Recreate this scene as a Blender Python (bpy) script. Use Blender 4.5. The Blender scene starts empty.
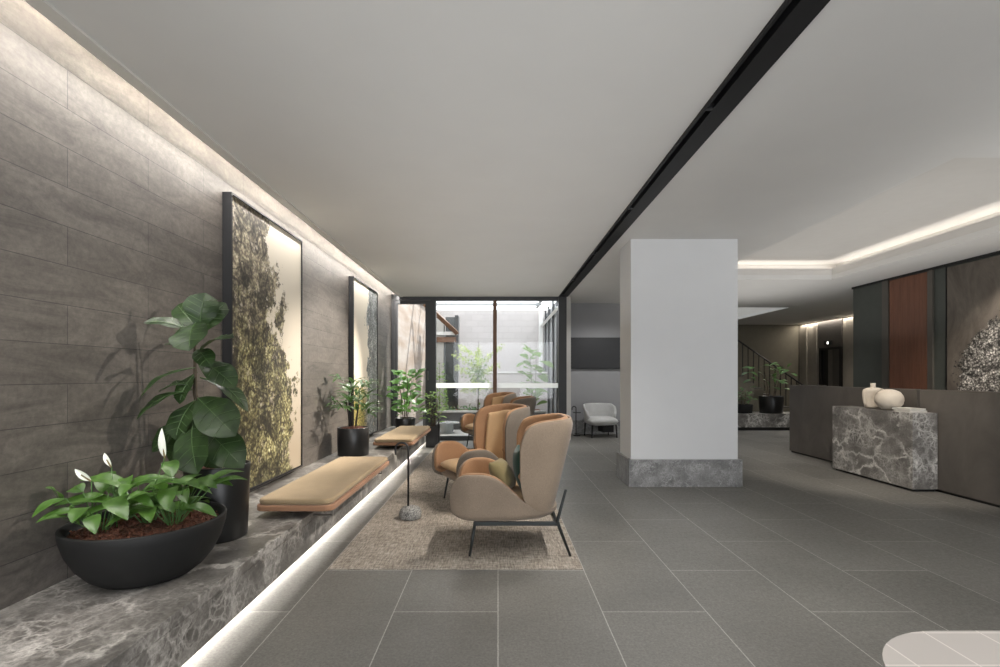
import bpy, bmesh, math, random
from mathutils import Vector, Matrix
R = math.radians
PI = math.pi
col = bpy.context.scene.collection
sc = bpy.context.scene
H = 1.36          # eye height
C = 3.04          # ceiling height, reception side
CL = 3.01         # ceiling height, lounge side

# ------------------------------------------------------------------ materials
class NT:
    def __init__(s, name):
        s.m = bpy.data.materials.new(name); s.m.use_nodes = True
        s.t = s.m.node_tree; s.b = s.t.nodes['Principled BSDF']
    def n(s, kind, **kw):
        nd = s.t.nodes.new('ShaderNode' + kind)
        for k, v in kw.items():
            if k in nd.inputs.keys(): nd.inputs[k].default_value = v
            else: setattr(nd, k, v)
        return nd
    def l(s, a, b): s.t.links.new(a, b)
    def setb(s, **kw):
        for k, v in kw.items():
            s.b.inputs[k.replace('_', ' ')].default_value = v
    def obj(s, scale=(1, 1, 1), loc=(0, 0, 0), rot=(0, 0, 0)):
        tc = s.n('TexCoord'); mp = s.n('Mapping')
        mp.inputs['Scale'].default_value = scale; mp.inputs['Location'].default_value = loc
        mp.inputs['Rotation'].default_value = rot
        s.l(tc.outputs['Object'], mp.inputs['Vector']); return mp.outputs['Vector']
    def noise(s, vec, scale, detail=4, rough=.55, dist=0.):
        nd = s.n('TexNoise'); nd.inputs['Scale'].default_value = scale
        nd.inputs['Detail'].default_value = detail; nd.inputs['Roughness'].default_value = rough
        nd.inputs['Distortion'].default_value = dist
        s.l(vec, nd.inputs['Vector']); return nd.outputs['Fac']
    def ramp(s, fac, stops, interp='LINEAR'):
        nd = s.n('ValToRGB'); cr = nd.color_ramp; cr.interpolation = interp
        while len(cr.elements) < len(stops): cr.elements.new(.5)
        for e, (p, c) in zip(cr.elements, stops):
            e.position = p; e.color = (*c, 1) if not isinstance(c, (int, float)) else (c, c, c, 1)
        s.l(fac, nd.inputs[0]); return nd.outputs['Color']
    def mix(s, fac, a, b, mode='MIX'):
        nd = s.n('Mix'); nd.data_type = 'RGBA'; nd.blend_type = mode
        for sock, v in ((nd.inputs[0], fac), (nd.inputs[6], a), (nd.inputs[7], b)):
            if isinstance(v, (int, float)): sock.default_value = v
            elif isinstance(v, tuple): sock.default_value = (*v, 1)
            else: s.l(v, sock)
        return nd.outputs[2]
    def math(s, op, a, b=0., c=None):
        nd = s.n('Math'); nd.operation = op
        for i, v in enumerate((a, b, c)):
            if v is None: continue
            if isinstance(v, (int, float)): nd.inputs[i].default_value = v
            else: s.l(v, nd.inputs[i])
        return nd.outputs[0]
    def color(s, v):
        if isinstance(v, tuple): s.b.inputs['Base Color'].default_value = (*v, 1)
        else: s.l(v, s.b.inputs['Base Color'])
    def bump(s, h, strength=.3, dist=.01):
        nd = s.n('Bump'); nd.inputs['Strength'].default_value = strength; nd.inputs['Distance'].default_value = dist
        s.l(h, nd.inputs['Height']); s.l(nd.outputs[0], s.b.inputs['Normal'])

def plain(name, c, rough=.6, metal=0., var=.06, scale=8, spec=.5):
    m = NT(name); v = m.obj()
    f = m.noise(v, scale, 3)
    a = tuple(x * (1 - var) for x in c); b = tuple(min(1, x * (1 + var)) for x in c)
    m.color(m.ramp(f, [(.3, a), (.7, b)]))
    m.setb(Roughness=rough, Metallic=metal); m.b.inputs['Specular IOR Level'].default_value = spec
    return m.m

def fabric(name, c, var=.18, scale=260, coat=0.):
    m = NT(name); v = m.obj()
    f1 = m.noise(v, scale, 2); f2 = m.noise(v, 5, 3)
    a = tuple(x * (1 - var) for x in c); b = tuple(min(1, x * (1 + var)) for x in c)
    c1 = m.ramp(f1, [(.3, a), (.7, b)])
    c2 = m.ramp(f2, [(.3, .88), (.7, 1.)])
    m.color(m.mix(1., c1, c2, 'MULTIPLY')); m.setb(Roughness=.92)
    m.b.inputs['Specular IOR Level'].default_value = .2
    m.b.inputs['Sheen Weight'].default_value = .15
    m.bump(f1, .35, .002)
    return m.m

def marble(name, dark, mid, light, scale=2.2, rough=.32, vein=1.):
    m = NT(name); v = m.obj(rot=(.3, .5, .4))
    warp = m.n('TexNoise'); warp.inputs['Scale'].default_value = scale * 2.4; warp.inputs['Detail'].default_value = 7; warp.inputs['Roughness'].default_value = .65
    m.l(v, warp.inputs['Vector'])
    def warped(src, k):
        va = m.n('VectorMath'); va.operation = 'MULTIPLY_ADD'
        m.l(warp.outputs['Color'], va.inputs[0]); va.inputs[1].default_value = (k, k, k); m.l(src, va.inputs[2]); return va.outputs[0]
    lm = tuple(.72 * a + .28 * b for a, b in zip(mid, light))
    n1 = m.noise(warped(v, .12), scale * 1.6, 9, .70)
    base = m.ramp(n1, [(.30, dark), (.50, mid), (.72, lm)])
    st = m.obj(scale=(1., .55, 1.), rot=(.9, .2, .6))
    def crack(src, sc_, w):
        vo = m.n('TexVoronoi'); vo.feature = 'DISTANCE_TO_EDGE'; vo.inputs['Scale'].default_value = sc_
        m.l(src, vo.inputs['Vector']); return m.ramp(vo.outputs['Distance'], [(0., 1.), (w * .35, .7), (w, 0.)])
    k1 = crack(warped(st, .30), scale * 1.7, .075); k2 = crack(warped(v, .22), scale * 4.2, .10); k3 = crack(warped(v, .12), scale * 9., .14)
    ma = m.ramp(m.noise(v, scale * 1.3, 4), [(.42, .08), (.58, 1.)]); mb = m.ramp(m.noise(st, scale * 1.7, 4), [(.44, .0), (.60, 1.)])
    vv = m.math('MAXIMUM', m.math('MULTIPLY', k1, m.math('MULTIPLY', ma, .85 * vein)), m.math('MULTIPLY', m.math('MAXIMUM', k2, m.math('MULTIPLY', k3, .6)), m.math('MULTIPLY', mb, .65 * vein)))
    c1 = m.mix(vv, base, light)
    fine = m.ramp(m.noise(v, scale * 26, 4, .75), [(.3, .62), (.7, 1.25)])
    m.color(m.mix(1., c1, fine, 'MULTIPLY'))
    m.setb(Roughness=rough); return m.m

M = {}
# floor tiles: 0.6 x 1.2, half bond running away from the eye
m = NT('floor_tile'); tc = m.n('TexCoord'); sp = m.n('SeparateXYZ'); cb = m.n('CombineXYZ')
m.l(tc.outputs['Object'], sp.inputs[0])
m.l(m.math('ADD', sp.outputs['Y'], -3.42 + .6 + 12), cb.inputs[0]); m.l(m.math('ADD', sp.outputs['X'], 12.), cb.inputs[1])
br = m.n('TexBrick'); br.offset = .5; br.offset_frequency = 2
for k, v in (('Scale', 1.), ('Mortar Size', .0032), ('Mortar Smooth', .1), ('Bias', 0.), ('Brick Width', 1.2), ('Row Height', .6)):
    br.inputs[k].default_value = v
br.inputs['Color1'].default_value = (.132, .127, .115, 1); br.inputs['Color2'].default_value = (.162, .156, .142, 1)
br.inputs['Mortar'].default_value = (.36, .35, .32, 1)
m.l(cb.outputs[0], br.inputs['Vector'])
v = m.obj()
f = m.ramp(m.noise(v, 70, 6, .8), [(.34, .66), (.66, 1.34)]); f2 = m.ramp(m.noise(v, 1.6, 4), [(.3, .88), (.7, 1.12)])
m.color(m.mix(1., m.mix(1., br.outputs['Color'], f, 'MULTIPLY'), f2, 'MULTIPLY'))
m.setb(Roughness=.42); m.l(m.ramp(m.noise(v, 30, 4), [(.3, .36), (.7, .52)]), m.b.inputs['Roughness'])
m.bump(m.noise(v, 140, 3), .12, .002); M['floor'] = m.m

# wall planks
m = NT('stone_plank'); tc = m.n('TexCoord'); sp = m.n('SeparateXYZ'); cb = m.n('CombineXYZ')
m.l(tc.outputs['Object'], sp.inputs[0])
m.l(m.math('ADD', sp.outputs['Y'], -2.538 + 11.7), cb.inputs[0]); m.l(m.math('ADD', sp.outputs['Z'], -2.74 + 21 * .2033), cb.inputs[1])
br = m.n('TexBrick'); br.offset = .5; br.offset_frequency = 2
for k, v in (('Scale', 1.), ('Mortar Size', .0022), ('Mortar Smooth', .1), ('Bias', 0.), ('Brick Width', 1.17), ('Row Height', .2033)):
    br.inputs[k].default_value = v
br.inputs['Color1'].default_value = (.104, .092, .081, 1); br.inputs['Color2'].default_value = (.126, .112, .099, 1)
br.inputs['Mortar'].default_value = (.05, .046, .042, 1)
m.l(cb.outputs[0], br.inputs['Vector'])
v = m.obj(scale=(1, .6, 2.2)); v2 = m.obj(scale=(1, 1, 1), rot=(.7, 0, 0))
f = m.ramp(m.noise(v, 2.8, 8, .72, 1.2), [(.30, .58), (.70, 1.45)]); f2 = m.ramp(m.noise(v2, 26, 6, .75), [(.32, .78), (.68, 1.22)])
m.color(m.mix(1., m.mix(1., br.outputs['Color'], f, 'MULTIPLY'), f2, 'MULTIPLY'))
m.setb(Roughness=.55); hb = m.math('MULTIPLY', br.outputs['Fac'], -1.)
m.bump(m.math('ADD', hb, m.math('MULTIPLY', m.noise(v, 9, 6), .5)), .35, .004); M['plank'] = m.m

M['plaster'] = plain('ceiling_plaster', (.70, .69, .67), .9, var=.015, scale=2, spec=.2)
M['coffer'] = plain('coffer_plaster', (.66, .64, .61), .9, var=.015, spec=.2)
M['trimwhite'] = plain('trim_white', (.66, .64, .60), .6, var=.02)
M['pillar'] = plain('pillar_paint', (.66, .66, .66), .85, var=.015, scale=3, spec=.2)
M['lounge'] = plain('lounge_paint', (.33, .33, .335), .85, var=.02, scale=3, spec=.2)
M['marble'] = marble('bench_marble', (.055, .051, .047), (.135, .127, .117), (.50, .48, .45), 1.9)
M['marble2'] = marble('block_marble', (.095, .09, .084), (.185, .175, .163), (.80, .78, .74), 2.0)
M['marble3'] = marble('skirt_marble', (.11, .107, .105), (.20, .195, .19), (.46, .45, .44), 4.0)
M['metal'] = plain('dark_metal', (.018, .018, .019), .42, .3)
M['frame'] = plain('window_frame_metal', (.045, .046, .048), .45, .2)
M['beam'] = plain('beam_black', (.012, .012, .013), .5, spec=.25)
M['beige'] = fabric('beige_wool', (.29, .222, .162))
M['taupe'] = fabric('taupe_wool', (.255, .198, .148))
M['tan'] = fabric('tan_wool', (.36, .205, .112), .12)
M['sand'] = fabric('sand_wool', (.54, .36, .20), .10)
M['seatpad'] = fabric('bench_pad', (.33, .245, .145), .08)
M['padrim'] = fabric('bench_pad_rim', (.33, .18, .105), .06)
M['chairlegs'] = plain('chair_frame', (.028, .032, .032), .4, .3)
M['green'] = fabric('green_velvet', (.028, .06, .045), .15)
M['olive'] = fabric('olive_linen', (.19, .15, .07), .12)
M['grey'] = fabric('grey_bouclé', (.55, .55, .54), .12)
M['pot'] = plain('black_pot', (.010, .010, .010), .34)
M['bowl'] = plain('charcoal_bowl', (.013, .013, .013), .6, spec=.25)
M['mulch'] = None
m = NT('bark_mulch'); v = m.obj(); n_ = m.n('TexVoronoi'); n_.inputs['Scale'].default_value = 55; m.l(v, n_.inputs['Vector'])
m.color(m.ramp(m.noise(v, 70, 4, .7), [(.3, (.035, .012, .008)), (.55, (.16, .055, .03)), (.75, (.30, .13, .08))]))
m.setb(Roughness=.9); m.bump(n_.outputs['Distance'], 1., .03); M['mulch'] = m.m
def leafmat(name, dark, light, sc_=14, rough=.38, trans=.12):
    m = NT(name); v = m.obj()
    m.color(m.ramp(m.noise(v, sc_, 4, .6, .4), [(.3, dark), (.7, light)]))
    m.setb(Roughness=rough); m.b.inputs['Subsurface Weight'].default_value = 0.
    tr = m.n('BsdfTranslucent'); tr.inputs[0].default_value = (*[min(1, x * 2.2) for x in light], 1)
    mx = m.n('MixShader'); mx.inputs[0].default_value = trans
    out = m.t.nodes['Material Output']
    m.l(m.b.outputs[0], mx.inputs[1]); m.l(tr.outputs[0], mx.inputs[2]); m.l(mx.outputs[0], out.inputs[0])
    return m.m
M['fiddle'] = leafmat('fiddle_leaf_green', (.008, .020, .006), (.030, .062, .016), rough=.45)
M['lily'] = leafmat('lily_leaf_green', (.020, .060, .008), (.085, .18, .030))
M['palm'] = leafmat('palm_green', (.020, .055, .012), (.07, .15, .035))
M['rubber'] = leafmat('rubber_green', (.04, .11, .02), (.12, .26, .05), trans=.25)
M['bright'] = leafmat('sunlit_green', (.06, .12, .025), (.16, .25, .06), trans=.22, rough=.75)
M['lime'] = leafmat('sapling_green', (.13, .19, .04), (.34, .40, .12), trans=.4, rough=.75)
M['vein'] = plain('leaf_vein', (.075, .13, .045), .5)
M['bark'] = plain('bark', (.085, .065, .045), .85, var=.3, scale=40)
M['darkbark'] = plain('dark_cane', (.03, .024, .018), .85, var=.3, scale=40)
M['stem'] = plain('green_stem', (.07, .15, .04), .6)
M['white_petal'] = plain('white_petal', (.80, .82, .72), .5)
M['ceramic'] = plain('cream_ceramic', (.56, .50, .42), .7, var=.04, scale=20)
M['paper'] = plain('white_books', (.56, .54, .50), .7)
m = NT('desk_panel'); v = m.obj(scale=(1, 1, .6)); m.color(m.ramp(m.noise(v, 3, 6, .65, .6), [(.3, (.075, .067, .059)), (.7, (.115, .103, .092))]))
m.setb(Roughness=.42); M['desk'] = m.m
M['desktrim'] = plain('desk_edge', (.16, .145, .13), .35, .5)
M['greenwall'] = plain('green_panel', (.058, .064, .056), .6)
M['bronze'] = plain('bronze_trim', (.11, .10, .085), .4, .4)
M['olivewall'] = plain('olive_wall', (.14, .128, .098), .8)
M['liftwall'] = plain('lift_wall', (.30, .275, .235), .55)
M['liftdark'] = plain('lift_panel', (.09, .084, .078), .4, .3)
M['black'] = plain('deep_black', (.006, .006, .006), .6)
M['steel'] = plain('brushed_steel', (.22, .21, .20), .3, .8)
M['tv'] = plain('tv_screen', (.016, .016, .017), .45)
m = NT('timber_flutes'); tc = m.n('TexCoord'); sp = m.n('SeparateXYZ'); m.l(tc.outputs['Object'], sp.inputs[0])
v = m.obj(scale=(9, 9, .7)); m.color(m.ramp(m.noise(v, 3, 6, .6, .5), [(.25, (.11, .045, .026)), (.75, (.20, .085, .048))]))
m.setb(Roughness=.5); M['timber'] = m.m
M['brownmetal'] = plain('rust_brown', (.14, .065, .03), .5)
# courtyard
m = NT('concrete_block'); tc = m.n('TexCoord'); sp = m.n('SeparateXYZ'); cb = m.n('CombineXYZ'); m.l(tc.outputs['Object'], sp.inputs[0])
m.l(m.math('ADD', sp.outputs['X'], 20.), cb.inputs[0]); m.l(m.math('ADD', sp.outputs['Z'], 4.), cb.inputs[1])
br = m.n('TexBrick')
for k, v in (('Scale', 1.), ('Mortar Size', .008), ('Brick Width', .42), ('Row Height', .2)): br.inputs[k].default_value = v
br.inputs['Color1'].default_value = (.50, .47, .46, 1); br.inputs['Color2'].default_value = (.54, .51, .50, 1); br.inputs['Mortar'].default_value = (.46, .43, .42, 1)
m.l(cb.outputs[0], br.inputs['Vector']); m.color(br.outputs['Color']); m.setb(Roughness=.9); M['block'] = m.m
m = NT('brick_side'); m.color(m.ramp(m.noise(m.obj(scale=(1, .5, 3)), 1.2, 3), [(.35, (.30, .235, .19)), (.65, (.42, .375, .34))])); m.setb(Roughness=.9); M['brick'] = m.m
M['lowwall'] = plain('low_wall', (.52, .49, .48), .9)
M['paving'] = plain('pale_paving', (.42, .41, .385), .8)
M['planterdark'] = plain('planter_dark', (.075, .075, .075), .6)
M['whitemetal'] = plain('white_metal', (.75, .75, .73), .5)
M['greyglass'] = plain('grey_glazing', (.36, .38, .39), .15)
M['darkglass'] = plain('dark_glazing', (.045, .05, .05), .2)
m = NT('rug_weave'); v = m.obj()
w1 = m.noise(m.obj(scale=(1, .12, 1)), 95, 3, .7); w2 = m.noise(m.obj(scale=(.12, 1, 1)), 95, 3, .7)
f = m.math('MULTIPLY', m.math('ADD', w1, w2), .5)
cc = m.ramp(f, [(.38, (.15, .128, .105)), (.5, (.30, .262, .222)), (.62, (.46, .415, .36))])
m.color(m.mix(1., cc, m.ramp(m.noise(v, 3, 4), [(.3, .85), (.7, 1.12)]), 'MULTIPLY')); m.setb(Roughness=.97); m.b.inputs['Specular IOR Level'].default_value = .1
m.bump(f, .6, .006); M['rug'] = m.m
m = NT('granite'); v = m.obj(); m.color(m.ramp(m.noise(v, 75, 4, .75), [(.36, (.045, .045, .043)), (.5, (.22, .215, .20)), (.64, (.42, .41, .39))])); m.setb(Roughness=.8); m.bump(m.noise(v, 40, 4), .5, .006); M['granite'] = m.m
m = NT('mosaic_top'); tc = m.n('TexCoord'); br = m.n('TexBrick'); br.offset = 0.
mp = m.n('Mapping'); mp.inputs['Location'].default_value = (6.1, 6.4, 0); m.l(tc.outputs['Object'], mp.inputs[0]); m.l(mp.outputs[0], br.inputs['Vector'])
for k, v in (('Scale', 1.), ('Mortar Size', .003), ('Brick Width', .2), ('Row Height', .2)): br.inputs[k].default_value = v
br.inputs['Color1'].default_value = (.40, .37, .345, 1); br.inputs['Color2'].default_value = (.43, .40, .37, 1); br.inputs['Mortar'].default_value = (.60, .56, .52, 1)
m.color(br.outputs['Color']); m.setb(Roughness=.45); M['mosaic'] = m.m
# glass: thin clear
m = NT('clear_glass'); out = m.t.nodes['Material Output']
tr = m.n('BsdfTransparent'); gl = m.n('BsdfGlossy'); gl.inputs['Roughness'].default_value = .02; fr = m.n('LayerWeight'); fr.inputs['Blend'].default_value = .35
tr.inputs[0].default_value = (.93, .94, .94, 1)
mx = m.n('MixShader'); m.l(m.math('MULTIPLY_ADD', m.math('POWER', fr.outputs['Facing'], 4.), .5, .03), mx.inputs[0]); m.l(tr.outputs[0], mx.inputs[1]); m.l(gl.outputs[0], mx.inputs[2]); m.l(mx.outputs[0], out.inputs[0]); M['glass'] = m.m
m = NT('frosted_strip'); out = m.t.nodes['Material Output']; tr = m.n('BsdfTransparent'); df = m.n('BsdfTranslucent'); df.inputs[0].default_value = (1, 1, .98, 1)
d2 = m.n('BsdfDiffuse'); d2.inputs[0].default_value = (.8, .8, .78, 1); ad = m.n('MixShader'); ad.inputs[0].default_value = .12
m.l(df.outputs[0], ad.inputs[1]); m.l(d2.outputs[0], ad.inputs[2]); mx = m.n('MixShader'); mx.inputs[0].default_value = .92
m.l(tr.outputs[0], mx.inputs[1]); m.l(ad.outputs[0], mx.inputs[2]); m.l(mx.outputs[0], out.inputs[0]); M['frost'] = m.m
def emit(name, c, s):
    m = NT(name); m.color((0, 0, 0)); m.b.inputs['Emission Color'].default_value = (*c, 1); m.b.inputs['Emission Strength'].default_value = s; return m.m
M['led'] = emit('led_strip', (1., .93, .83), 12.)
M['dot'] = emit('indicator_glow', (1., .97, .9), 3.)

def tree_print(name, kind):
    m = NT(name); tc = m.n('TexCoord'); sp = m.n('SeparateXYZ'); m.l(tc.outputs['Object'], sp.inputs[0])
    y = sp.outputs['Y']; z = sp.outputs['Z']           # local: y 0..W (away from the eye), z 0..height
    v = m.obj()
    big = m.noise(v, 1.7, 3); med = m.noise(v, 6, 6, .7); fine = m.noise(v, 26, 6, .78, .3)
    vo = m.n('TexVoronoi'); vo.inputs['Scale'].default_value = 34; vo.inputs['Randomness'].default_value = 1.; m.l(v, vo.inputs['Vector'])
    leafy_ = m.math('MULTIPLY_ADD', m.math('SUBTRACT', .5, vo.outputs['Distance']), .28, fine)      # leaf dabs
    clump = m.noise(v, 4.5, 4, .6, .6)
    branch = m.ramp(m.math('ABSOLUTE', m.math('ADD', m.noise(v, 2.4, 3, .5, 1.2), -.5)), [(0., 1.), (.012, .9), (.030, 0.)])
    if kind == 1:
        edge = m.math('ADD', m.math('MULTIPLY', m.math('ADD', big, -.5), 1.6), m.math('MULTIPLY', m.math('ADD', med, -.5), .9))
        bulge = m.math('MULTIPLY_ADD', m.math('COSINE', m.math('MULTIPLY_ADD', z, 2.3, -1.6)), .10, 1.26)
        lim = m.math('ADD', edge, m.math('MULTIPLY_ADD', z, -.21, bulge))
        mask = m.ramp(m.math('ADD', m.math('SUBTRACT', lim, y), m.math('MULTIPLY', m.math('ADD', fine, -.5), .5)), [(.0, 0.), (.03, 1.)])
        fol = m.ramp(leafy_, [(.38, (.035, .029, .018)), (.48, (.13, .112, .050)), (.58, (.27, .255, .125)), (.70, (.58, .56, .38))])
        top = m.ramp(leafy_, [(.38, (.085, .068, .052)), (.50, (.19, .16, .11)), (.62, (.34, .30, .20)), (.76, (.56, .50, .38))])
        folz = m.mix(m.ramp(m.math('MULTIPLY_ADD', med, .6, m.math('MULTIPLY', z, .38)), [(.75, 0.), (1.1, 1.)]), fol, top)
        folc = m.mix(1., folz, m.ramp(clump, [(.36, .22), (.5, .85), (.62, 1.6)]), 'MULTIPLY')
        folb = m.mix(m.math('MULTIPLY', branch, .8), folc, (.020, .016, .012))
        sky = m.ramp(z, [(.2, (.46, .38, .28)), (1., (.66, .60, .50))])
        holes = m.math('MULTIPLY', m.ramp(m.noise(v, 9, 3), [(.60, 0.), (.66, 1.)]), m.ramp(fine, [(.46, 0.), (.56, 1.)]))
        c = m.mix(mask, sky, m.mix(m.math('MULTIPLY', holes, .7), folb, (.50, .44, .36)))
    elif kind == 2:
        edge = m.math('ADD', m.math('MULTIPLY', m.math('ADD', big, -.5), 1.8), m.math('MULTIPLY', m.math('ADD', med, -.5), 1.0))
        lim = m.math('ADD', m.math('ADD', m.math('SUBTRACT', y, .82), edge), m.math('MULTIPLY', m.math('ADD', fine, -.5), .5))
        mask = m.ramp(lim, [(.0, 0.), (.04, 1.)])
        fol = m.mix(1., m.ramp(leafy_, [(.40, (.09, .10, .10)), (.52, (.22, .235, .235)), (.70, (.48, .48, .44))]), m.ramp(clump, [(.36, .5), (.64, 1.4)]), 'MULTIPLY')
        sky = m.ramp(z, [(.2, (.58, .50, .36)), (1., (.74, .68, .57))])
        yel = m.ramp(leafy_, [(.45, (.12, .11, .03)), (.7, (.58, .48, .16))])
        low = m.math('MULTIPLY', m.ramp(m.math('ADD', m.math('MULTIPLY_ADD', med, 1.6, m.math('MULTIPLY', z, -.9)), fine), [(.55, 0.), (.60, 1.)]), m.ramp(y, [(.6, 1.), (.85, 0.)]))
        c = m.mix(low, m.mix(mask, sky, fol), yel)
    else:
        base = m.ramp(m.noise(m.obj(scale=(1, 1.6, .7)), 1.6, 7, .7, 1.2), [(.3, (.070, .060, .050)), (.6, (.135, .115, .096)), (.8, (.24, .21, .18))])
        dy = m.math('SUBTRACT', y, 2.0); dz = m.math('SUBTRACT', z, 1.25)
        rr = m.math('SQRT', m.math('ADD', m.math('MULTIPLY', dy, dy), m.math('MULTIPLY', dz, dz)))
        crown = m.ramp(m.math('MULTIPLY_ADD', m.math('ADD', med, -.5), .7, m.math('MULTIPLY_ADD', m.math('ADD', fine, -.5), .5, rr)), [(.98, 1.), (1.10, 0.)])
        lf = m.mix(1., m.ramp(leafy_, [(.40, (.035, .032, .03)), (.52, (.16, .15, .135)), (.62, (.52, .50, .46)), (.76, (.85, .83, .78))]), m.ramp(clump, [(.38, .25), (.62, 1.5)]), 'MULTIPLY')
        c = m.mix(crown, base, lf)
    m.color(c); m.setb(Roughness=.55); m.b.inputs['Specular IOR Level'].default_value = .3
    return m.m
M['art1'] = tree_print('tree_photo_green', 1); M['art2'] = tree_print('tree_photo_cream', 2); M['art3'] = tree_print('tree_photo_dark', 3)

# ------------------------------------------------------------------ mesh helpers
def box(bm, x0, x1, y0, y1, z0, z1, bev=0.):
    vs = [bm.verts.new((x, y, z)) for x in (x0, x1) for y in (y0, y1) for z in (z0, z1)]
    f = [(0, 1, 3, 2), (4, 6, 7, 5), (0, 4, 5, 1), (2, 3, 7, 6), (0, 2, 6, 4), (1, 5, 7, 3)]
    fs = [bm.faces.new([vs[i] for i in q]) for q in f]
    if bev > 0:
        es = list({e for q in fs for e in q.edges})
        bmesh.ops.bevel(bm, geom=es, offset=bev, segments=3, profile=.5, affect='EDGES')
def tube(bm, pts, r, seg=8, cap=True):
    pts = [Vector(p) for p in pts]; rs = r if isinstance(r, (list, tuple)) else [r] * len(pts)
    rings = []; up = None
    for i, p in enumerate(pts):
        t = (pts[min(i + 1, len(pts) - 1)] - pts[max(i - 1, 0)]).normalized()
        if up is None: up = Vector((0, 0, 1)) if abs(t.z) < .9 else Vector((1, 0, 0))
        a = t.cross(up).normalized(); b = a.cross(t).normalized(); up = b
        rings.append([bm.verts.new(p + a * rs[i] * math.cos(2 * PI * k / seg) + b * rs[i] * math.sin(2 * PI * k / seg)) for k in range(seg)])
    for A, B in zip(rings, rings[1:]):
        for k in range(seg): bm.faces.new((A[k], A[(k + 1) % seg], B[(k + 1) % seg], B[k]))
    if cap: bm.faces.new(rings[0][::-1]); bm.faces.new(rings[-1])
def lathe(bm, prof, seg=40, cx=0, cy=0, sx=1., sy=1.):
    rings = []
    for r, z in prof:
        if r < 1e-5: rings.append([bm.verts.new((cx, cy, z))])
        else: rings.append([bm.verts.new((cx + sx * r * math.cos(2 * PI * k / seg), cy + sy * r * math.sin(2 * PI * k / seg), z)) for k in range(seg)])
    for A, B in zip(rings, rings[1:]):
        for k in range(seg):
            k2 = (k + 1) % seg
            if len(A) == 1 and len(B) == 1: continue
            if len(A) == 1: bm.faces.new((A[0], B[k], B[k2]))
            elif len(B) == 1: bm.faces.new((A[k], A[k2], B[0]))
            else: bm.faces.new((A[k], A[k2], B[k2], B[k]))
def prism(bm, pts, z0, z1):
    a = [bm.verts.new((x, y, z0)) for x, y in pts]; b = [bm.verts.new((x, y, z1)) for x, y in pts]
    n = len(pts); bm.faces.new(a[::-1]); bm.faces.new(b)
    for i in range(n): bm.faces.new((a[i], a[(i + 1) % n], b[(i + 1) % n], b[i]))
def obj(name, bm, mat, parent=None, smooth=False, sub=0, loc=None):
    bmesh.ops.recalc_face_normals(bm, faces=bm.faces)
    me = bpy.data.meshes.new(name); bm.to_mesh(me); bm.free()
    if mat: me.materials.append(mat)
    if smooth:
        for p in me.polygons: p.use_smooth = True
    o = bpy.data.objects.new(name, me); col.objects.link(o)
    if parent: o.parent = parent
    if loc: o.location = loc
    if sub:
        md = o.modifiers.new('sub', 'SUBSURF'); md.levels = sub; md.render_levels = sub
    return o
def NB(): return bmesh.new()
def part(name, mat, parent, fn, smooth=False, sub=0, **k):
    bm = NB(); fn(bm); return obj(name, bm, mat, parent, smooth, sub, **k)
def tag(o, label, cat, group=None):
    o['label'] = label; o['category'] = cat
    if group: o['group'] = group
    return o
def thing(name, label, cat, loc=(0, 0, 0), rz=0, group=None):
    o = bpy.data.objects.new(name, None); col.objects.link(o); o.location = loc; o.rotation_euler = (0, 0, rz)
    o.empty_display_size = .1
    return tag(o, label, cat, group)
def struct(name, mat, fn, parent=None, smooth=False):
    o = part(name, mat, parent, fn, smooth)
    if not parent: o['kind'] = 'structure'
    return o
def copy_tree(o, parent=None):
    c = o.copy(); col.objects.link(c)
    if parent: c.parent = parent
    for ch in [x for x in bpy.data.objects if x.parent == o]: copy_tree(ch, c)
    return c
def lerp_tab(tab, x):
    if x <= tab[0][0]: return tab[0][1]
    for (a, b), (c, d) in zip(tab, tab[1:]):
        if x <= c: return b + (d - b) * (x - a) / (c - a)
    return tab[-1][1]

# ------------------------------------------------------------------ room shell
XW = -2.23
YG = 10.3
struct('floor', M['floor'], lambda b: box(b, -2.4, 10.2, -4, YG + .05, -.1, 0))
f2 = struct('floor_rear', M['floor'], lambda b: box(b, 1.43, 10.2, YG + .05, 16.5, -.1, 0)); f2.name = 'floor_rear'
def wl(b): box(b, -2.4, XW, -4, YG + .05, -.1, 3.3)
struct('wall_left', M['plank'], wl)
def ceil(b):
    T = 3.12
    box(b, -1.99, 1.261, -4, YG + .05, CL, T)
    box(b, 1.450, 3.53, -4, 11.5, C, T)
    box(b, 1.261, 1.450, -4, YG + .05, CL + .06, T)
    box(b, 3.53, 5.85, -4, 3.78, C, T)
    box(b, 3.53, 5.85, 8.58, 12.1, C, T)
    box(b, 5.85, 10.1, -4, 12.1, C, T)
    box(b, 7.2, 10.1, 12.1, 16.5, C, T)
    # lid over the wall slot
    box(b, -2.4, -1.99, -4, YG + .05, 3.20, 3.26); box(b, -2.06, -1.99, -4, YG + .05, 3.12, 3.20)
    box(b, 2.0, 3.53, 11.5, 12.1, C, T)
struct('ceiling', M['plaster'], ceil)
def coffer(b):
    # upper ceiling with its outer sides, and the fascia that hides the strip
    box(b, 3.45, 6.2, 3.6, 8.93, 3.36, 3.42)
    box(b, 3.45, 3.53, 3.6, 8.93, 3.12, 3.36)
    box(b, 3.53, 6.2, 3.70, 3.78, 3.12, 3.36)
    box(b, 6.12, 6.2, 3.78, 8.93, 3.12, 3.36)
    box(b, 3.53, 6.12, 8.85, 8.93, 3.12, 3.36)
    box(b, 5.85, 5.875, 3.78, 8.58, 3.121, 3.235)
    box(b, 3.53, 5.875, 8.58, 8.605, 3.121, 3.235)
struct('ceiling_coffer', M['coffer'], coffer)
struct('trim_1', M['trimwhite'], lambda b: (box(b, -2.07, -1.99, -4, YG, CL - .012, CL + .03), box(b, -2.07, -2.06, -4, YG, CL, CL + .045)))
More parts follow.
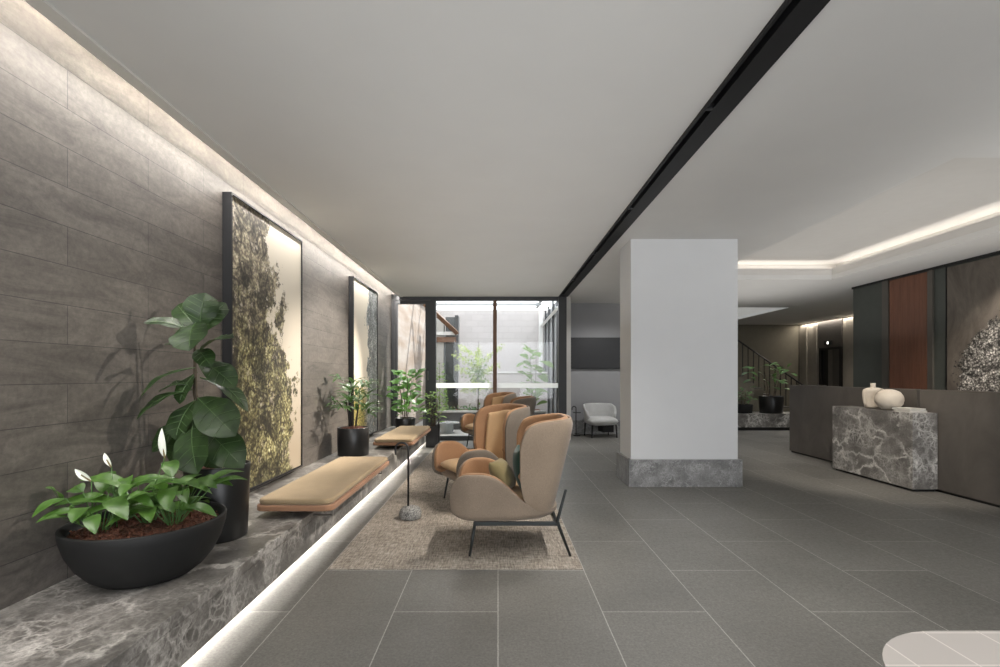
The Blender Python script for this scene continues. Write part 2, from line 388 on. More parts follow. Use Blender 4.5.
# stair well through the ceiling
def well(b):
    box(b, 7.2, 7.3, 12.1, 16.3, 3.12, 5.2)
    box(b, 3.6, 7.2, 12.0, 12.1, 3.12, 5.2)
    box(b, 3.6, 7.2, 16.2, 16.3, 3.04, 5.2)
    box(b, 3.5, 3.6, 12.0, 16.3, 3.12, 5.2)
    box(b, 3.5, 7.3, 12.0, 16.3, 5.2, 5.25)
struct('wall_stairwell', M['trimwhite'], well)
# reception wall
def rw(b): box(b, 6.77, 7.0, -4, 9.34, 0, C)
struct('wall_right', M['greenwall'], rw)
def lw(b):
    box(b, 1.535, 5.0, 11.4, 11.55, 0, C)
    box(b, 4.9, 5.0, 11.55, 16.3, 0, C)
struct('wall_lounge', M['lounge'], lw)
struct('wall_pier', M['trimwhite'], lambda b: box(b, 1.43, 1.535, YG + .02, 11.55, 0, C))
struct('baseboard_lounge', M['marble3'], lambda b: box(b, 1.54, 5.0, 11.375, 11.398, 0, .32))
struct('wall_rear', M['olivewall'], lambda b: box(b, 4.9, 10.1, 16.2, 16.3, 0, C))
def lift(b): box(b, 9.96, 10.2, 9.0, 16.3, 0, 3.2)
struct('wall_lift', M['liftwall'], lift)
struct('wall_lift_return', M['liftwall'], lambda b: box(b, 7.0, 9.96, 9.2, 9.34, 0, C))
def ribs(b):
    for y0, y1 in ((15.75, 15.95), (15.25, 15.4), (13.55, 13.95)): box(b, 9.91, 9.958, y0, y1, 0, 2.95)
struct('trim_2', M['liftwall'], ribs)

# wall panelling behind reception
struct('trim_3', M['bronze'], lambda b: (box(b, 6.72, 6.768, 8.45, 8.58, 0, 3.0), box(b, 6.735, 6.768, 7.60, 7.69, 0, 3.0)))
struct('trim_4', M['black'], lambda b: (box(b, 6.74, 6.768, 3.0, 9.34, 3.0, 3.038), box(b, 6.755, 6.769, 7.385, 7.40, 0, 3.0)))
d = struct('door_2', M['timber'], lambda b: [box(b, 6.735, 6.768, 7.70 + .0459 * k, 7.70 + .0459 * k + .040, 0, 2.99) for k in range(16)] + [box(b, 6.75, 6.768, 7.69, 8.45, 0, 2.99)])

# lift door
lf = struct('door_3', M['liftdark'], lambda b: box(b, 9.925, 9.958, 14.15, 15.2, 2.2, 3.0))
part('door_frame', M['black'], lf, lambda b: (box(b, 9.90, 9.957, 15.02, 15.12, 0, 2.2), box(b, 9.90, 9.957, 14.15, 14.22, 0, 2.2), box(b, 9.90, 9.957, 14.22, 15.02, 2.13, 2.2)))
part('door_leaf', M['steel'], lf, lambda b: box(b, 9.93, 9.957, 14.55, 14.74, 0, 2.13))
part('door_leaf', M['liftdark'], lf, lambda b: box(b, 9.935, 9.957, 14.22, 14.55, 0, 2.13))
part('door_leaf', M['black'], lf, lambda b: box(b, 9.94, 9.957, 14.74, 15.02, 0, 2.13))
o = thing('floor_indicator', 'small lit floor indicator above the lift door', 'indicator light', (9.92, 14.72, 2.34))
part('housing', M['black'], o, lambda b: box(b, -.015, .004, -.17, .17, -.06, .06))
part('lit_dot', M['dot'], o, lambda b: box(b, -.018, -.015, -.035, .035, -.035, .035))

# black channel across the ceiling
def chan(b):
    box(b, 1.261, 1.277, -4, YG - .1, CL - .02, CL + .059)
    box(b, 1.322, 1.452, -4, YG - .1, CL - .012, CL + .059)
    box(b, 1.277, 1.322, -4, YG - .1, CL + .035, CL + .059)
o = part('ceiling_track', M['beam'], None, chan); tag(o, 'long black metal channel running across the pale ceiling', 'ceiling track')
for y in (1.2, 3.0, 4.8, 6.6, 8.4):
    part('joint_cover', M['metal'], o, lambda b: box(b, 1.279, 1.320, y, y + .03, CL - .014, CL + .034))

# ------------------------------------------------------------------ glazed end wall
W1 = thing('window_1', 'x', 'x', (0, YG, 0))
for k in ('label', 'category'): del W1[k]
W1['kind'] = 'structure'
def wf(b):
    box(b, XW, 1.43, -.05, .06, 2.93, CL + .05)          # head
    box(b, -1.30, 1.26, -.05, .06, 0, .09)               # sill
    box(b, XW, -2.17, -.05, .06, 0, 2.93)                # wall jamb
    box(b, -1.41, -1.30, -.06, .06, 0, 2.93)             # door post
    box(b, 1.26, 1.428, -.10, .06, 0, CL + .04)          # end post
part('window_frame', M['frame'], W1, wf)
part('mullion', M['brownmetal'], W1, lambda b: box(b, -.105, -.025, -.06, .06, .09, 2.93))
part('window_pane', M['glass'], W1, lambda b: box(b, -1.30, -.105, .0, .008, .09, 2.93))
part('window_pane', M['glass'], W1, lambda b: box(b, -.025, 1.26, .0, .008, .09, 2.93))
part('safety_strip', M['frost'], W1, lambda b: box(b, -1.30, -.105, -.004, -.002, 1.10, 1.20))
part('safety_strip', M['frost'], W1, lambda b: box(b, -.025, 1.26, -.004, -.002, 1.10, 1.20))
D1 = thing('door_1', 'x', 'x', (0, YG, 0))
for k in ('label', 'category'): del D1[k]
D1['kind'] = 'structure'
def df(b):
    box(b, -2.168, -2.11, -.045, .045, .0, 2.92); box(b, -1.52, -1.412, -.045, .045, .0, 2.92)
    box(b, -2.11, -1.52, -.045, .045, .0, .12); box(b, -2.11, -1.52, -.045, .045, 2.86, 2.92)
part('door_frame', M['frame'], D1, df)
part('door_pane', M['glass'], D1, lambda b: box(b, -2.11, -1.52, 0, .008, .12, 2.86))
part('door_handle', M['steel'], D1, lambda b: (tube(b, [(-1.46, -.09, 1.26), (-1.46, -.09, 1.46)], .012), tube(b, [(-1.46, -.04, 1.29), (-1.46, -.09, 1.29)], .008), tube(b, [(-1.46, -.04, 1.43), (-1.46, -.09, 1.43)], .008)))

# ------------------------------------------------------------------ courtyard
struct('floor_courtyard', M['paving'], lambda b: box(b, -2.6, 2.2, YG + .06, 17, -.12, -.01))
struct('wall_courtyard_back', M['block'], lambda b: box(b, -2.6, 2.2, 16.5, 16.7, -.1, 3.57))
struct('wall_courtyard_left', M['brick'], lambda b: box(b, -2.75, -2.3, YG + .06, 16.5, -.1, 3.9))
struct('wall_courtyard_low', M['lowwall'], lambda b: box(b, -1.16, 1.45, 14.4, 14.55, -.01, 1.43))
struct('trim_5', M['whitemetal'], lambda b: box(b, -1.17, 1.45, 14.37, 14.58, 1.43, 1.47))
o = thing('garden_planter', 'long dark planter wall with pale coping in the courtyard', 'planter', (0, 12.4, 0))
part('planter_wall', M['planterdark'], o, lambda b: box(b, -1.9, 1.2, 0, .12, -.01, .42))
part('coping', M['paving'], o, lambda b: box(b, -1.92, 1.22, -.03, .20, .42, .46))
part('soil', M['mulch'], o, lambda b: box(b, -1.9, 1.2, .12, 1.9, -.01, .38))
# dark shed front with timber beam
o = thing('garden_building', 'dark glazed building front with brown timber beams in courtyard', 'building', (0, 14.6, 0))
part('wall_panel', M['darkglass'], o, lambda b: box(b, -1.56, -1.26, 0, .4, 0, 3.1))
part('corner_post', M['frame'], o, lambda b: box(b, -1.28, -1.18, -.05, .4, 0, 3.15))
part('side_column', M['paving'], o, lambda b: box(b, -1.85, -1.62, 0, .4, 0, 3.1))
part('doorway', M['greyglass'], o, lambda b: box(b, -1.62, -1.56, .1, .4, 0, 2.6))
part('timber_beam', M['brownmetal'], o, lambda b: tube(b, [(-2.0, -1.3, 3.32), (-1.22, -.04, 2.62)], .08, 4))
part('timber_beam', M['brownmetal'], o, lambda b: box(b, -1.9, -1.25, -.06, -.01, 2.35, 2.5))
part('white_lintel', M['whitemetal'], o, lambda b: box(b, -1.85, -1.2, -.08, -.02, 2.56, 2.66))
# glazing on the right side of the courtyard
o = thing('garden_glazing', 'white framed glass side wall of the courtyard on right', 'glass wall', (1.50, 0, 0))
part('glass_panel', M['greyglass'], o, lambda b: box(b, .02, .06, 11.8, 16.4, 0, 3.3))
for y in (12.3, 13.3, 14.4, 15.4): part('mullion', M['frame'], o, lambda b: box(b, -.03, .02, y, y + .06, 0, 3.4))
part('corner_post', M['whitemetal'], o, lambda b: box(b, -.14, -.02, 16.2, 16.38, 0, 3.6))
part('top_rail', M['whitemetal'], o, lambda b: tube(b, [(-.05, 16.2, 3.0), (-.05, 11.7, 3.0)], .05, 4))
# roof edge over courtyard
def perg(b):
    box(b, -2.28, 1.30, 15.8, 15.9, 3.64, 3.70); box(b, -2.28, 1.30, 13.4, 13.5, 3.42, 3.52); box(b, -2.28, 1.30, 14.6, 14.7, 3.45, 3.50)
    for x in (-2.28, 1.20): box(b, x, x + .1, 13.5, 15.8, 3.52, 3.62)
o = part('garden_pergola', M['greyglass'], None, perg); tag(o, 'thin pale beams crossing above the courtyard', 'pergola')
# pale round slab outside
o = part('garden_table', M['greyglass'], None, lambda b: (lathe(b, [(0, .26), (.30, .26), (.30, .235), (.16, .22), (.16, .02), (.18, 0), (0, 0)], 28)), loc=(-1.22, 11.7, -.01)); tag(o, 'low round pale garden table outside behind the glass', 'table')

# ------------------------------------------------------------------ pillar
o = thing('pillar', 'square pale grey pillar with marble skirt in middle of the room', 'pillar', (0, 0, 0))
part('shaft', M['pillar'], o, lambda b: box(b, 1.635, 2.95, 6.03, 6.56, 0, C))
part('marble_skirt', M['marble3'], o, lambda b: box(b, 1.60, 2.985, 5.98, 6.61, 0, .33))

# ------------------------------------------------------------------ stone bench
o = thing('stone_bench', 'long low grey marble ledge floating along the stone wall', 'bench', (0, 0, 0))
XB = -1.425
part('slab', M['marble'], o, lambda b: (box(b, XW + .002, XB, -1.5, 10.15, .25, .31, .003),))
part('front_panel', M['marble'], o, lambda b: box(b, XB - .02, XB, -1.5, 10.15, .05, .249))
part('plinth', M['metal'], o, lambda b: box(b, XW + .002, XB - .22, -1.5, 10.1, 0, .248))
part('light_channel', M['trimwhite'], o, lambda b: box(b, XB - .215, XB - .025, -1.5, 10.1, .14, .248))

# ------------------------------------------------------------------ bench pads
def make_pad(label):
    t = thing('bench_pad', label, 'seat pad', (-1.503, 4.56, .31), 0, 'upholstered pads on the marble ledge')
    def rr(x0, x1, y0, y1, r, n=8):
        P = []
        for cx, cy, a0 in ((x1 - r, y1 - r, 0), (x0 + r, y1 - r, 90), (x0 + r, y0 + r, 180), (x1 - r, y0 + r, 270)):
            for k in range(n + 1):
                a = R(a0 + 90 * k / n); P.append((cx + r * math.cos(a), cy + r * math.sin(a)))
        return P
    def slab(b, x0, x1, y0, y1, r, z0, z1, e):
        prof = [(e, z0), (e * .3, z0 + e * .3), (0, z0 + e), (0, z1 - e), (e * .3, z1 - e * .3), (e, z1)]
        rings = []
        for ins, z in prof: rings.append([b.verts.new((x, y, z)) for x, y in rr(x0 + ins, x1 - ins, y0 + ins, y1 - ins, max(r - ins, .01))])
        n = len(rings[0]); b.faces.new(rings[0][::-1]); b.faces.new(rings[-1])
        for A, B in zip(rings, rings[1:]):
            for k in range(n): b.faces.new((A[k], A[(k + 1) % n], B[(k + 1) % n], B[k]))
    part('base', M['padrim'], t, lambda b: slab(b, -.29, .29, -.97, .97, .07, .052, .094, .008))
    part('cushion', M['seatpad'], t, lambda b: slab(b, -.276, .276, -.956, .956, .065, .094, .140, .017))
    for y in (-.8, .8):
        part('foot', M['steel'], t, lambda b: tube(b, [(.23, y, .053), (.23, y, -.02), (.088, y, -.02)], .008))
        part('spacer', M['metal'], t, lambda b: box(b, -.20, .0, y * .8 - .03, y * .8 + .03, .0005, .052))
    return t
p1 = make_pad('long tan bench pad nearest the camera, between two potted plants')
p2 = copy_tree(p1); p2.location = (-1.503, 7.94, .31); p2['label'] = 'tan bench pad farther along the ledge, towards the glass door'

# ------------------------------------------------------------------ hooked stands
def make_stand(label):
    t = thing('hook_stand', label, 'hook stand', (-.83, 4.64, 0), 0, 'hooked rods on stone bases')
    def st(b):
        prof = [(0, .001), (.092, .001), (.102, .012), (.106, .05), (.098, .082), (.078, .105), (.04, .117), (0, .119)]
        lathe(b, prof, 20)
        random.seed(3)
        for v in b.verts:
            k = 1 + random.uniform(-.025, .025); v.co.x *= k; v.co.y *= k
    part('stone_base', M['granite'], t, st, True)
    pts = [(-.02, 0, .10), (-.02, 0, .66)] + [(-.08 + .06 * math.cos(a), 0, .66 + .055 * math.sin(a)) for a in [PI * k / 10 for k in range(1, 11)]] + [(-.14, 0, .62), (-.14, 0, .60)]
    part('rod', M['metal'], t, lambda b: tube(b, pts, .0098, 8), True)
    return t
s1 = make_stand('slim black hooked rod on speckled stone base on the rug near the front pad')
s2 = copy_tree(s1); s2.location = (-.90, 7.6, .009); s2['label'] = 'farther black hooked rod stand, beside the far tan bench pad'
s1.location.z = .009

# rug
o = part('rug', M['rug'], None, lambda b: box(b, -1.19, .595, 3.43, 9.15, .0, .009)); tag(o, 'large brown-grey woven rug under the wing chairs', 'rug')

# ------------------------------------------------------------------ wing chairs
def grid_normals(P):
    nu, nv = len(P), len(P[0]); N = []
    for i in range(nu):
        row = []
        for j in range(nv):
            du = P[min(i + 1, nu - 1)][j] - P[max(i - 1, 0)][j]; dv = P[i][min(j + 1, nv - 1)] - P[i][max(j - 1, 0)]
            n = du.cross(dv); row.append(n.normalized() if n.length > 1e-9 else Vector((0, 0, 1)))
        N.append(row)
    return N
def offset(P, N, d): return [[P[i][j] + N[i][j] * d for j in range(len(P[0]))] for i in range(len(P))]
def solid(b, A, B):
    nu, nv = len(A), len(A[0])
    va = [[b.verts.new(p) for p in r] for r in A]; vb = [[b.verts.new(p) for p in r] for r in B]
    for i in range(nu - 1):
        for j in range(nv - 1):
            b.faces.new((va[i][j], va[i + 1][j], va[i + 1][j + 1], va[i][j + 1]))
            b.faces.new((vb[i][j], vb[i][j + 1], vb[i + 1][j + 1], vb[i + 1][j]))
    for i in range(nu - 1):
        b.faces.new((va[i][0], vb[i][0], vb[i + 1][0], va[i + 1][0])); b.faces.new((va[i][-1], va[i + 1][-1], vb[i + 1][-1], vb[i][-1]))
    for j in range(nv - 1):
        b.faces.new((va[0][j], va[0][j + 1], vb[0][j + 1], vb[0][j])); b.faces.new((va[-1][j], vb[-1][j], vb[-1][j + 1], va[-1][j + 1]))
def orient(P, N, c):
    s = sum(n.dot((p - c)) for rp, rn in zip(P, N) for p, n in zip(rp, rn))
    return N if s > 0 else [[-n for n in r] for r in N]
ARM = [(-.465, .45), (-.462, .49), (-.45, .535), (-.43, .570), (-.40, .597), (-.36, .614), (-.31, .62), (-.2, .62), (-.12, .597), (-.04, .54), (.03, .47), (.09, .41), (.18, .365), (.27, .345), (.37, .335)]
def halfplan(n):
    out = []
    for i in range(-n, n + 1):
        t = abs(i) / n; f = 1 - (1 - t) ** 2.4                     # denser towards the front edges
        out.append(math.copysign(f * PI / 2, i))
    return out
def arm_grid(dz=0.):
    P = []; e = 2 / 3.4
    for ph in halfplan(26):
        c = max(0., math.cos(ph)); c = c ** e if c > 1e-6 else 0.
        x = -.465 + .835 * c; y = .385 * math.copysign(abs(math.sin(ph)) ** e, ph)
        if x < -.28: y *= 1 - .20 * ((-.28 - x) / .185) ** 2
        zt = lerp_tab(ARM, x) + dz
        lift = .05 * max(0, (-.36 - x) / .105) ** 2 if x < -.36 else 0
        row = []
        for (s, zz) in ((.45, .247), (.72, .25), (.88, .262), (.96, .285)):
            row.append(Vector((x * s - .01, y * s, zz + lift * (s - .4))))
        z0 = .305 + lift
        for q in range(0, 7):
            z = z0 + (zt - z0) * q / 6
            row.append(Vector((x * (1 if q else .99), y * (.99 + .03 * (z - .29) / .33), z)))
        P.append(row)
    return P
BT = [(.064, .76), (.068, .82), (.078, .88), (.095, .93), (.12, .965), (.16, .992), (.22, 1.008), (.30, 1.018), (.42, 1.028)]
BB = [(.064, .60), (.067, .53), (.080, .46), (.10, .41), (.13, .365), (.18, .325), (.27, .298), (.42, .288)]
def back_grid(dz=0.):
    P = []; e = .62
    for ph in halfplan(24):
        c = max(0., math.cos(ph)); c = c ** e if c > 1e-6 else 0.
        xm = .064 + (.425 - .064) * c; zt = lerp_tab(BT, xm) + dz; zb = lerp_tab(BB, xm); row = []
        for q in range(12):
            z = zb + (zt - zb) * q / 11
            xc = .335 + (z - .3) * .25 - .03 * max(0, (z - .93) / .1) ** 2
            w = lerp_tab([(.29, .315), (.4, .35), (.55, .368), (.85, .368), (.95, .358), (1.03, .335)], z)
            row.append(Vector((.064 + (xc - .064) * c, w * math.copysign(abs(math.sin(ph)) ** e, ph), z)))
        P.append(row)
    return P
def rbox_sub(b, x0, x1, y0, y1, z0, z1, n=4):
    # soft cushion with crown
    nx, ny = 8, 8
    top = [[None] * (ny + 1) for _ in range(nx + 1)]; bot = [[None] * (ny + 1) for _ in range(nx + 1)]
    zc = (z0 + z1) / 2; h = (z1 - z0) / 2
    for i in range(nx + 1):
        for j in range(ny + 1):
            u = -1 + 2 * i / nx; v = -1 + 2 * j / ny
            k = (max(0, 1 - abs(u) ** 5) * max(0, 1 - abs(v) ** 5)) ** .35
            x = (x0 + x1) / 2 + (x1 - x0) / 2 * u * (1 - .07 * v ** 4); y = (y0 + y1) / 2 + (y1 - y0) / 2 * v * (1 - .07 * u ** 4)
            top[i][j] = b.verts.new((x, y, zc + h * k)) ; bot[i][j] = b.verts.new((x, y, zc - h * k)) if 0 < i < nx and 0 < j < ny else top[i][j]
    for i in range(nx):
        for j in range(ny):
            b.faces.new((top[i][j], top[i + 1][j], top[i + 1][j + 1], top[i][j + 1]))
            q = (bot[i][j], bot[i][j + 1], bot[i + 1][j + 1], bot[i + 1][j])
            b.faces.new(q)
def make_chair(label):
    t = thing('wing_chair', label, 'armchair', (.10, 3.98, .0115), 0, 'wing chairs in a row on the rug')
    P = arm_grid(); N = orient(P, grid_normals(P), Vector((0, 0, .5)))
    inner = offset(P, N, -.026)
    part('arm_shell', M['taupe'], t, lambda b: solid(b, P, inner), True, 1)
    P2 = arm_grid(.006); P2 = offset(P2, N, -.028); i2 = offset(P2, N, -.034)
    part('arm_lining', M['tan'], t, lambda b: solid(b, P2, i2), True, 1)
    Q = back_grid(); NQ = orient(Q, grid_normals(Q), Vector((.1, 0, .65))); qi = offset(Q, NQ, -.024)
    part('back_shell', M['beige'], t, lambda b: solid(b, Q, qi), True, 1)
    Q2 = offset(back_grid(.014), NQ, -.026); q2i = offset(Q2, NQ, -.045)
    part('back_lining', M['tan'], t, lambda b: solid(b, Q2, q2i), True, 1)
    # inner back pad
    K = [r[1:11] for r in Q[10:-10]]; NK = [r[1:11] for r in NQ[10:-10]]
    part('back_pad', M['sand'], t, lambda b: solid(b, offset(K, NK, -.070), offset(K, NK, -.115)), True, 1)
    def piping(b):
        ring = [r[-1] + Vector((0, 0, .004)) for r in Q]; tube(b, ring, .006, 6)
    part('seat_base', M['taupe'], t, lambda b: rbox_sub(b, -.42, .28, -.33, .33, .246, .345), True, 1)
    part('seat_cushion', M['sand'], t, lambda b: rbox_sub(b, -.435, .22, -.315, .315, .335, .455), True, 1)
    for s in (-1, 1):
        y = s * .30
        part('frame_rail', M['chairlegs'], t, lambda b: box(b, -.285, .345, y - .012, y + .012, .222, .252, .003))
        part('leg', M['chairlegs'], t, lambda b: tube(b, [(-.272, y, .245), (-.312, y + s * .02, .0)], [.013, .010], 8), True)
        part('leg', M['chairlegs'], t, lambda b: tube(b, [(.405 if True else 0, s * .335, .50), (.345, s * .31, .26), (.36, y, .21), (.44, y + s * .02, .0)], [.010, .013, .013, .010], 8), True)
    part('cross_rail', M['chairlegs'], t, lambda b: box(b, .325, .35, -.30, .30, .225, .25))
    part('cross_rail', M['chairlegs'], t, lambda b: box(b, -.285, -.26, -.30, .30, .225, .25))
    return t
c1 = make_chair('beige wing chair nearest the camera, with olive and green pillows')
c2 = copy_tree(c1); c2.location = (-.16, 5.26, .0115); c2.rotation_euler.z = R(30); c2['label'] = 'second wing chair, right behind the nearest, turned to show its tan inside'
c3 = copy_tree(c1); c3.location = (.10, 7.6, .0115); c3['label'] = 'third wing chair back, only its rounded taupe back seen over the second'
c4 = copy_tree(c1); c4.location = (-.16, 9.15, .0115); c4.rotation_euler.z = R(30); c4['label'] = 'farthest wing chair in the row, nearest the courtyard glass'
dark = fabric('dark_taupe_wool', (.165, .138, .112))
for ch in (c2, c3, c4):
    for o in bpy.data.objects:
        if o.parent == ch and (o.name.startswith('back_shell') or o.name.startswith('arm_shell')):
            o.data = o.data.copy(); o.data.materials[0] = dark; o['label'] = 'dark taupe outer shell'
def pillow(name, mat, label, size, loc, rot, cat='pillow'):
    def f(b):
        n = 10; T = []; Bt = []
        for i in range(n + 1):
            a = []; c = []
            for j in range(n + 1):
                u = -1 + 2 * i / n; v = -1 + 2 * j / n
                k = ((1 - abs(u) ** 2.2) * (1 - abs(v) ** 2.2)); k = max(k, 0) ** .55
                pin = 1 - .08 * (1 - abs(v) ** 2) * abs(u) ** 3; pin2 = 1 - .08 * (1 - abs(u) ** 2) * abs(v) ** 3
                x = size * u * pin; y = size * v * pin2
                vt = b.verts.new((x, y, .075 * k)); a.append(vt)
                c.append(b.verts.new((x, y, -.075 * k)) if 0 < i < n and 0 < j < n else vt)
            T.append(a); Bt.append(c)
        for i in range(n):
            for j in range(n):
                b.faces.new((T[i][j], T[i + 1][j], T[i + 1][j + 1], T[i][j + 1])); b.faces.new((Bt[i][j], Bt[i][j + 1], Bt[i + 1][j + 1], Bt[i + 1][j]))
    o = part(name, mat, None, f, True, 1); o.location = loc; o.rotation_euler = rot
    tag(o, label, cat, 'pillows on the nearest chair'); return o
pillow('pillow', M['green'], 'dark green pillow against the back of the nearest wing chair', .19, (.195, 3.86, .625), (R(0), R(80), R(0)))
pillow('pillow', M['olive'], 'olive yellow pillow leaning in the nearest wing chair', .14, (.035, 3.85, .58), (R(0), R(60), R(-20)))

# ------------------------------------------------------------------ foliage helpers
def leaf_into(b, base, tip, width, nrm, droop=.0, shape='oval', fold=.12, nl=8, nw=4, wave=0.):
    base = Vector(base); tip = Vector(tip); d = tip - base; L = d.length; t = d.normalized()
    nrm = Vector(nrm); nrm = (nrm - t * nrm.dot(t)); nrm = nrm.normalized() if nrm.length > 1e-6 else t.orthogonal()
    s = t.cross(nrm).normalized(); rows = []
    ph = random.uniform(0, 6)
    for i in range(nl + 1):
        a = i / nl
        if shape == 'oval': w = math.sin(PI * min(1, a ** .85)) ** .75
        elif shape == 'fiddle': w = (math.sin(PI * a ** 1.35) ** .6) * (.75 + .25 * a) if 0 < a < 1 else 0
        else: w = math.sin(PI * a ** .7) ** .9 if 0 < a < 1 else 0
        w = max(w, .02) * width / 2
        c = base + t * L * a + nrm * (droop * L * math.sin(PI * a))
        row = []
        for j in range(nw + 1):
            q = -1 + 2 * j / nw
            row.append(b.verts.new(c + s * w * q + nrm * (fold * w * abs(q) + wave * w * math.sin(a * 14 + ph + q * 2) * abs(q))))
        rows.append(row)
    for A, B in zip(rows, rows[1:]):
        for j in range(nw): b.faces.new((A[j], A[j + 1], B[j + 1], B[j]))
def leaf_part(name, mat, parent, *a, vein=None, **k):
    b = NB(); leaf_into(b, *a, **k); o = obj(name, b, mat, parent, True, 1)
    return o

# ------------------------------------------------------------------ fiddle leaf fig near
def pot_profile(r0, r1, h, th=.015, depth=.04):
    return [(0, .001), (r0, .001), (r0 + .004, .01), (r1, h - .005), (r1 - .003, h), (r1 - th, h), (r1 - th, h - depth), (0, h - depth + .004)]
px = .00612
t = thing('fiddle_leaf_fig', 'tall fiddle leaf fig in glossy black round pot beside the bowl', 'potted plant', (-1.83, 3.20, .31)); t.scale = (1.04,) * 3
part('pot', M['pot'], t, lambda b: lathe(b, pot_profile(.165, .185, .455), 48), True)
part('mulch', M['mulch'], t, lambda b: lathe(b, [(.168, .425), (.08, .435), (0, .44)], 24), True)
TB = Vector((0, 0, .42))
def W(pxx, pyy, Y):   # a point of this plant given in metres from measured bearings
    return Vector(((pxx - 498) * Y / 490 + 1.76, Y - 3.08, 1.36 - (pyy - 375.5) * Y / 490 - .35))
part('trunk', M['bark'], t, lambda b: tube(b, [(0, 0, .42), (-.05, -.02, .6), (-.10, -.06, .9), (-.10, -.07, 1.15), (-.09, -.08, 1.38)], [.011, .010, .009, .008, .005], 8), True)
part('trunk', M['bark'], t, lambda b: tube(b, [(-.03, .03, .42), (-.09, .0, .62), (-.13, -.03, .9), (-.12, -.04, 1.18), (-.10, -.06, 1.32)], [.010, .009, .008, .007, .005], 8), True)
random.seed(11)
FL = [ # base(px,py,Y), tip, width, normal, droop
 ((200, 330, 3.0), (206, 293, 3.0), .22, (.3, -1, .25), .1),
 ((203, 333, 3.0), (226, 303, 3.05), .17, (.2, -1, .5), .1),
 ((196, 335, 3.0), (144, 323, 2.85), .17, (.1, -.5, 1), .12),
 ((197, 322, 3.0), (190, 351, 2.78), .24, (0, -1, .5), .08),
 ((200, 352, 3.0), (234, 338, 2.92), .15, (.1, -.4, 1), .1),
 ((197, 350, 3.0), (212, 367, 2.85), .13, (.2, -.8, .6), .1),
 ((198, 362, 3.0), (236, 388, 2.95), .18, (.2, -.7, .8), .12),
 ((196, 368, 3.0), (133, 402, 2.86), .13, (-.1, -.3, 1), .14),
 ((194, 384, 3.0), (160, 392, 3.0), .12, (0, -.4, 1), .1),
 ((193, 390, 3.0), (134, 420, 2.85), .16, (-.1, -.35, 1), .12),
 ((200, 378, 3.0), (248, 412, 2.98), .13, (.2, -.3, 1), .14),
 ((198, 398, 3.0), (236, 436, 2.80), .26, (.2, -1, .5), .08),
 ((194, 418, 3.0), (198, 474, 2.72), .25, (0, -1, .2), .06),
 ((200, 425, 3.05), (244, 468, 2.85), .24, (.35, -.9, .45), .1),
 ((192, 420, 3.05), (152, 452, 2.98), .17, (-.2, -.8, .6), .1),
 ((196, 400, 3.05), (176, 440, 2.92), .20, (-.2, -.9, .4), .1),
 ((200, 410, 3.1), (228, 452, 3.0), .22, (.3, -.9, .3), .1),
 ((198, 372, 3.05), (180, 404, 2.95), .15, (-.3, -.8, .4), .1),
 ((200, 330, 3.05), (178, 305, 3.15), .15, (-.2, -.8, .5), .1),
 ((198, 345, 3.05), (165, 345, 3.15), .16, (-.2, -.4, 1), .1),
 ((200, 400, 3.1), (232, 425, 3.25), .2, (.2, -.6, .8), .1),
 ((196, 425, 3.1), (170, 462, 3.12), .18, (-.2, -.8, .3), .1),
 ((202, 430, 3.1), (222, 468, 2.95), .2, (.2, -1, .3), .1)]
for bs, tp, w, nr, dr in FL:
    a = W(*bs); c = W(*tp); c.x = max(c.x, -.34)
    lf_ = leaf_part('leaf', M['fiddle'], t, a, c, w, nr, dr, 'fiddle', .18, 10, 6, wave=.10)
    def vn(b):
        nn = Vector(nr); d_ = (c - a).normalized(); nn = (nn - d_ * nn.dot(d_)).normalized(); s_ = d_.cross(nn).normalized(); L = (c - a).length
        def P(q): return a + (c - a) * q + nn * (dr * L * math.sin(PI * q) + .004)
        tube(b, [P(q / 10) for q in range(0, 10)], [.0028] * 6 + [.002] * 4, 4)
        for q in (.25, .42, .58, .74):
            for sd in (-1, 1):
                b0 = P(q); e0 = P(q + .14) + s_ * sd * w * .36 + nn * (.18 * w * .36); tube(b, [b0, (b0 + e0) / 2 + nn * .003, e0], .0013, 3)
    part('leaf_veins', M['vein'], lf_, vn)

# ------------------------------------------------------------------ peace lily bowl
t = thing('peace_lily_bowl', 'wide charcoal bowl of peace lilies on the ledge, closest to the camera', 'potted plant', (-1.856, 2.60, .31)); t.scale = (1.03, 1.04, 1.04)
part('bowl', M['bowl'], t, lambda b: lathe(b, [(0, .001), (.18, .001), (.205, .006), (.25, .04), (.295, .095), (.33, .165), (.350, .235), (.355, .278), (.352, .283), (.338, .283), (.332, .27), (.325, .235), (.0, .235)], 64), True)
def mul(b):
    random.seed(5); lathe(b, [(.327, .236), (.25, .246), (.15, .252), (0, .256)], 48)
    for k in range(420):
        r = .31 * math.sqrt(random.random()); a = random.uniform(0, 2 * PI); s = random.uniform(.006, .014)
        c = Vector((r * math.cos(a), r * math.sin(a), .252 + random.uniform(0, .012))); Q = Matrix.Rotation(random.uniform(0, 6), 3, Vector((random.random(), random.random(), random.random())).normalized())
        vs = [b.verts.new(c + Q @ Vector(p)) for p in ((-s, -s * .5, 0), (s, -s * .4, 0), (s * .8, s * .5, 0), (-s * .7, s * .4, .003), (0, 0, s * .5))]
        for q in ((0, 1, 4), (1, 2, 4), (2, 3, 4), (3, 0, 4), (3, 2, 1, 0)): b.faces.new([vs[i] for i in q])
part('mulch', M['mulch'], t, mul)
random.seed(21)
clumps = [(-.15, -.12, 18, .27), (-.02, .03, 16, .28), (.13, .0, 17, .26), (-.18, .08, 10, .24), (.06, .14, 10, .22)]
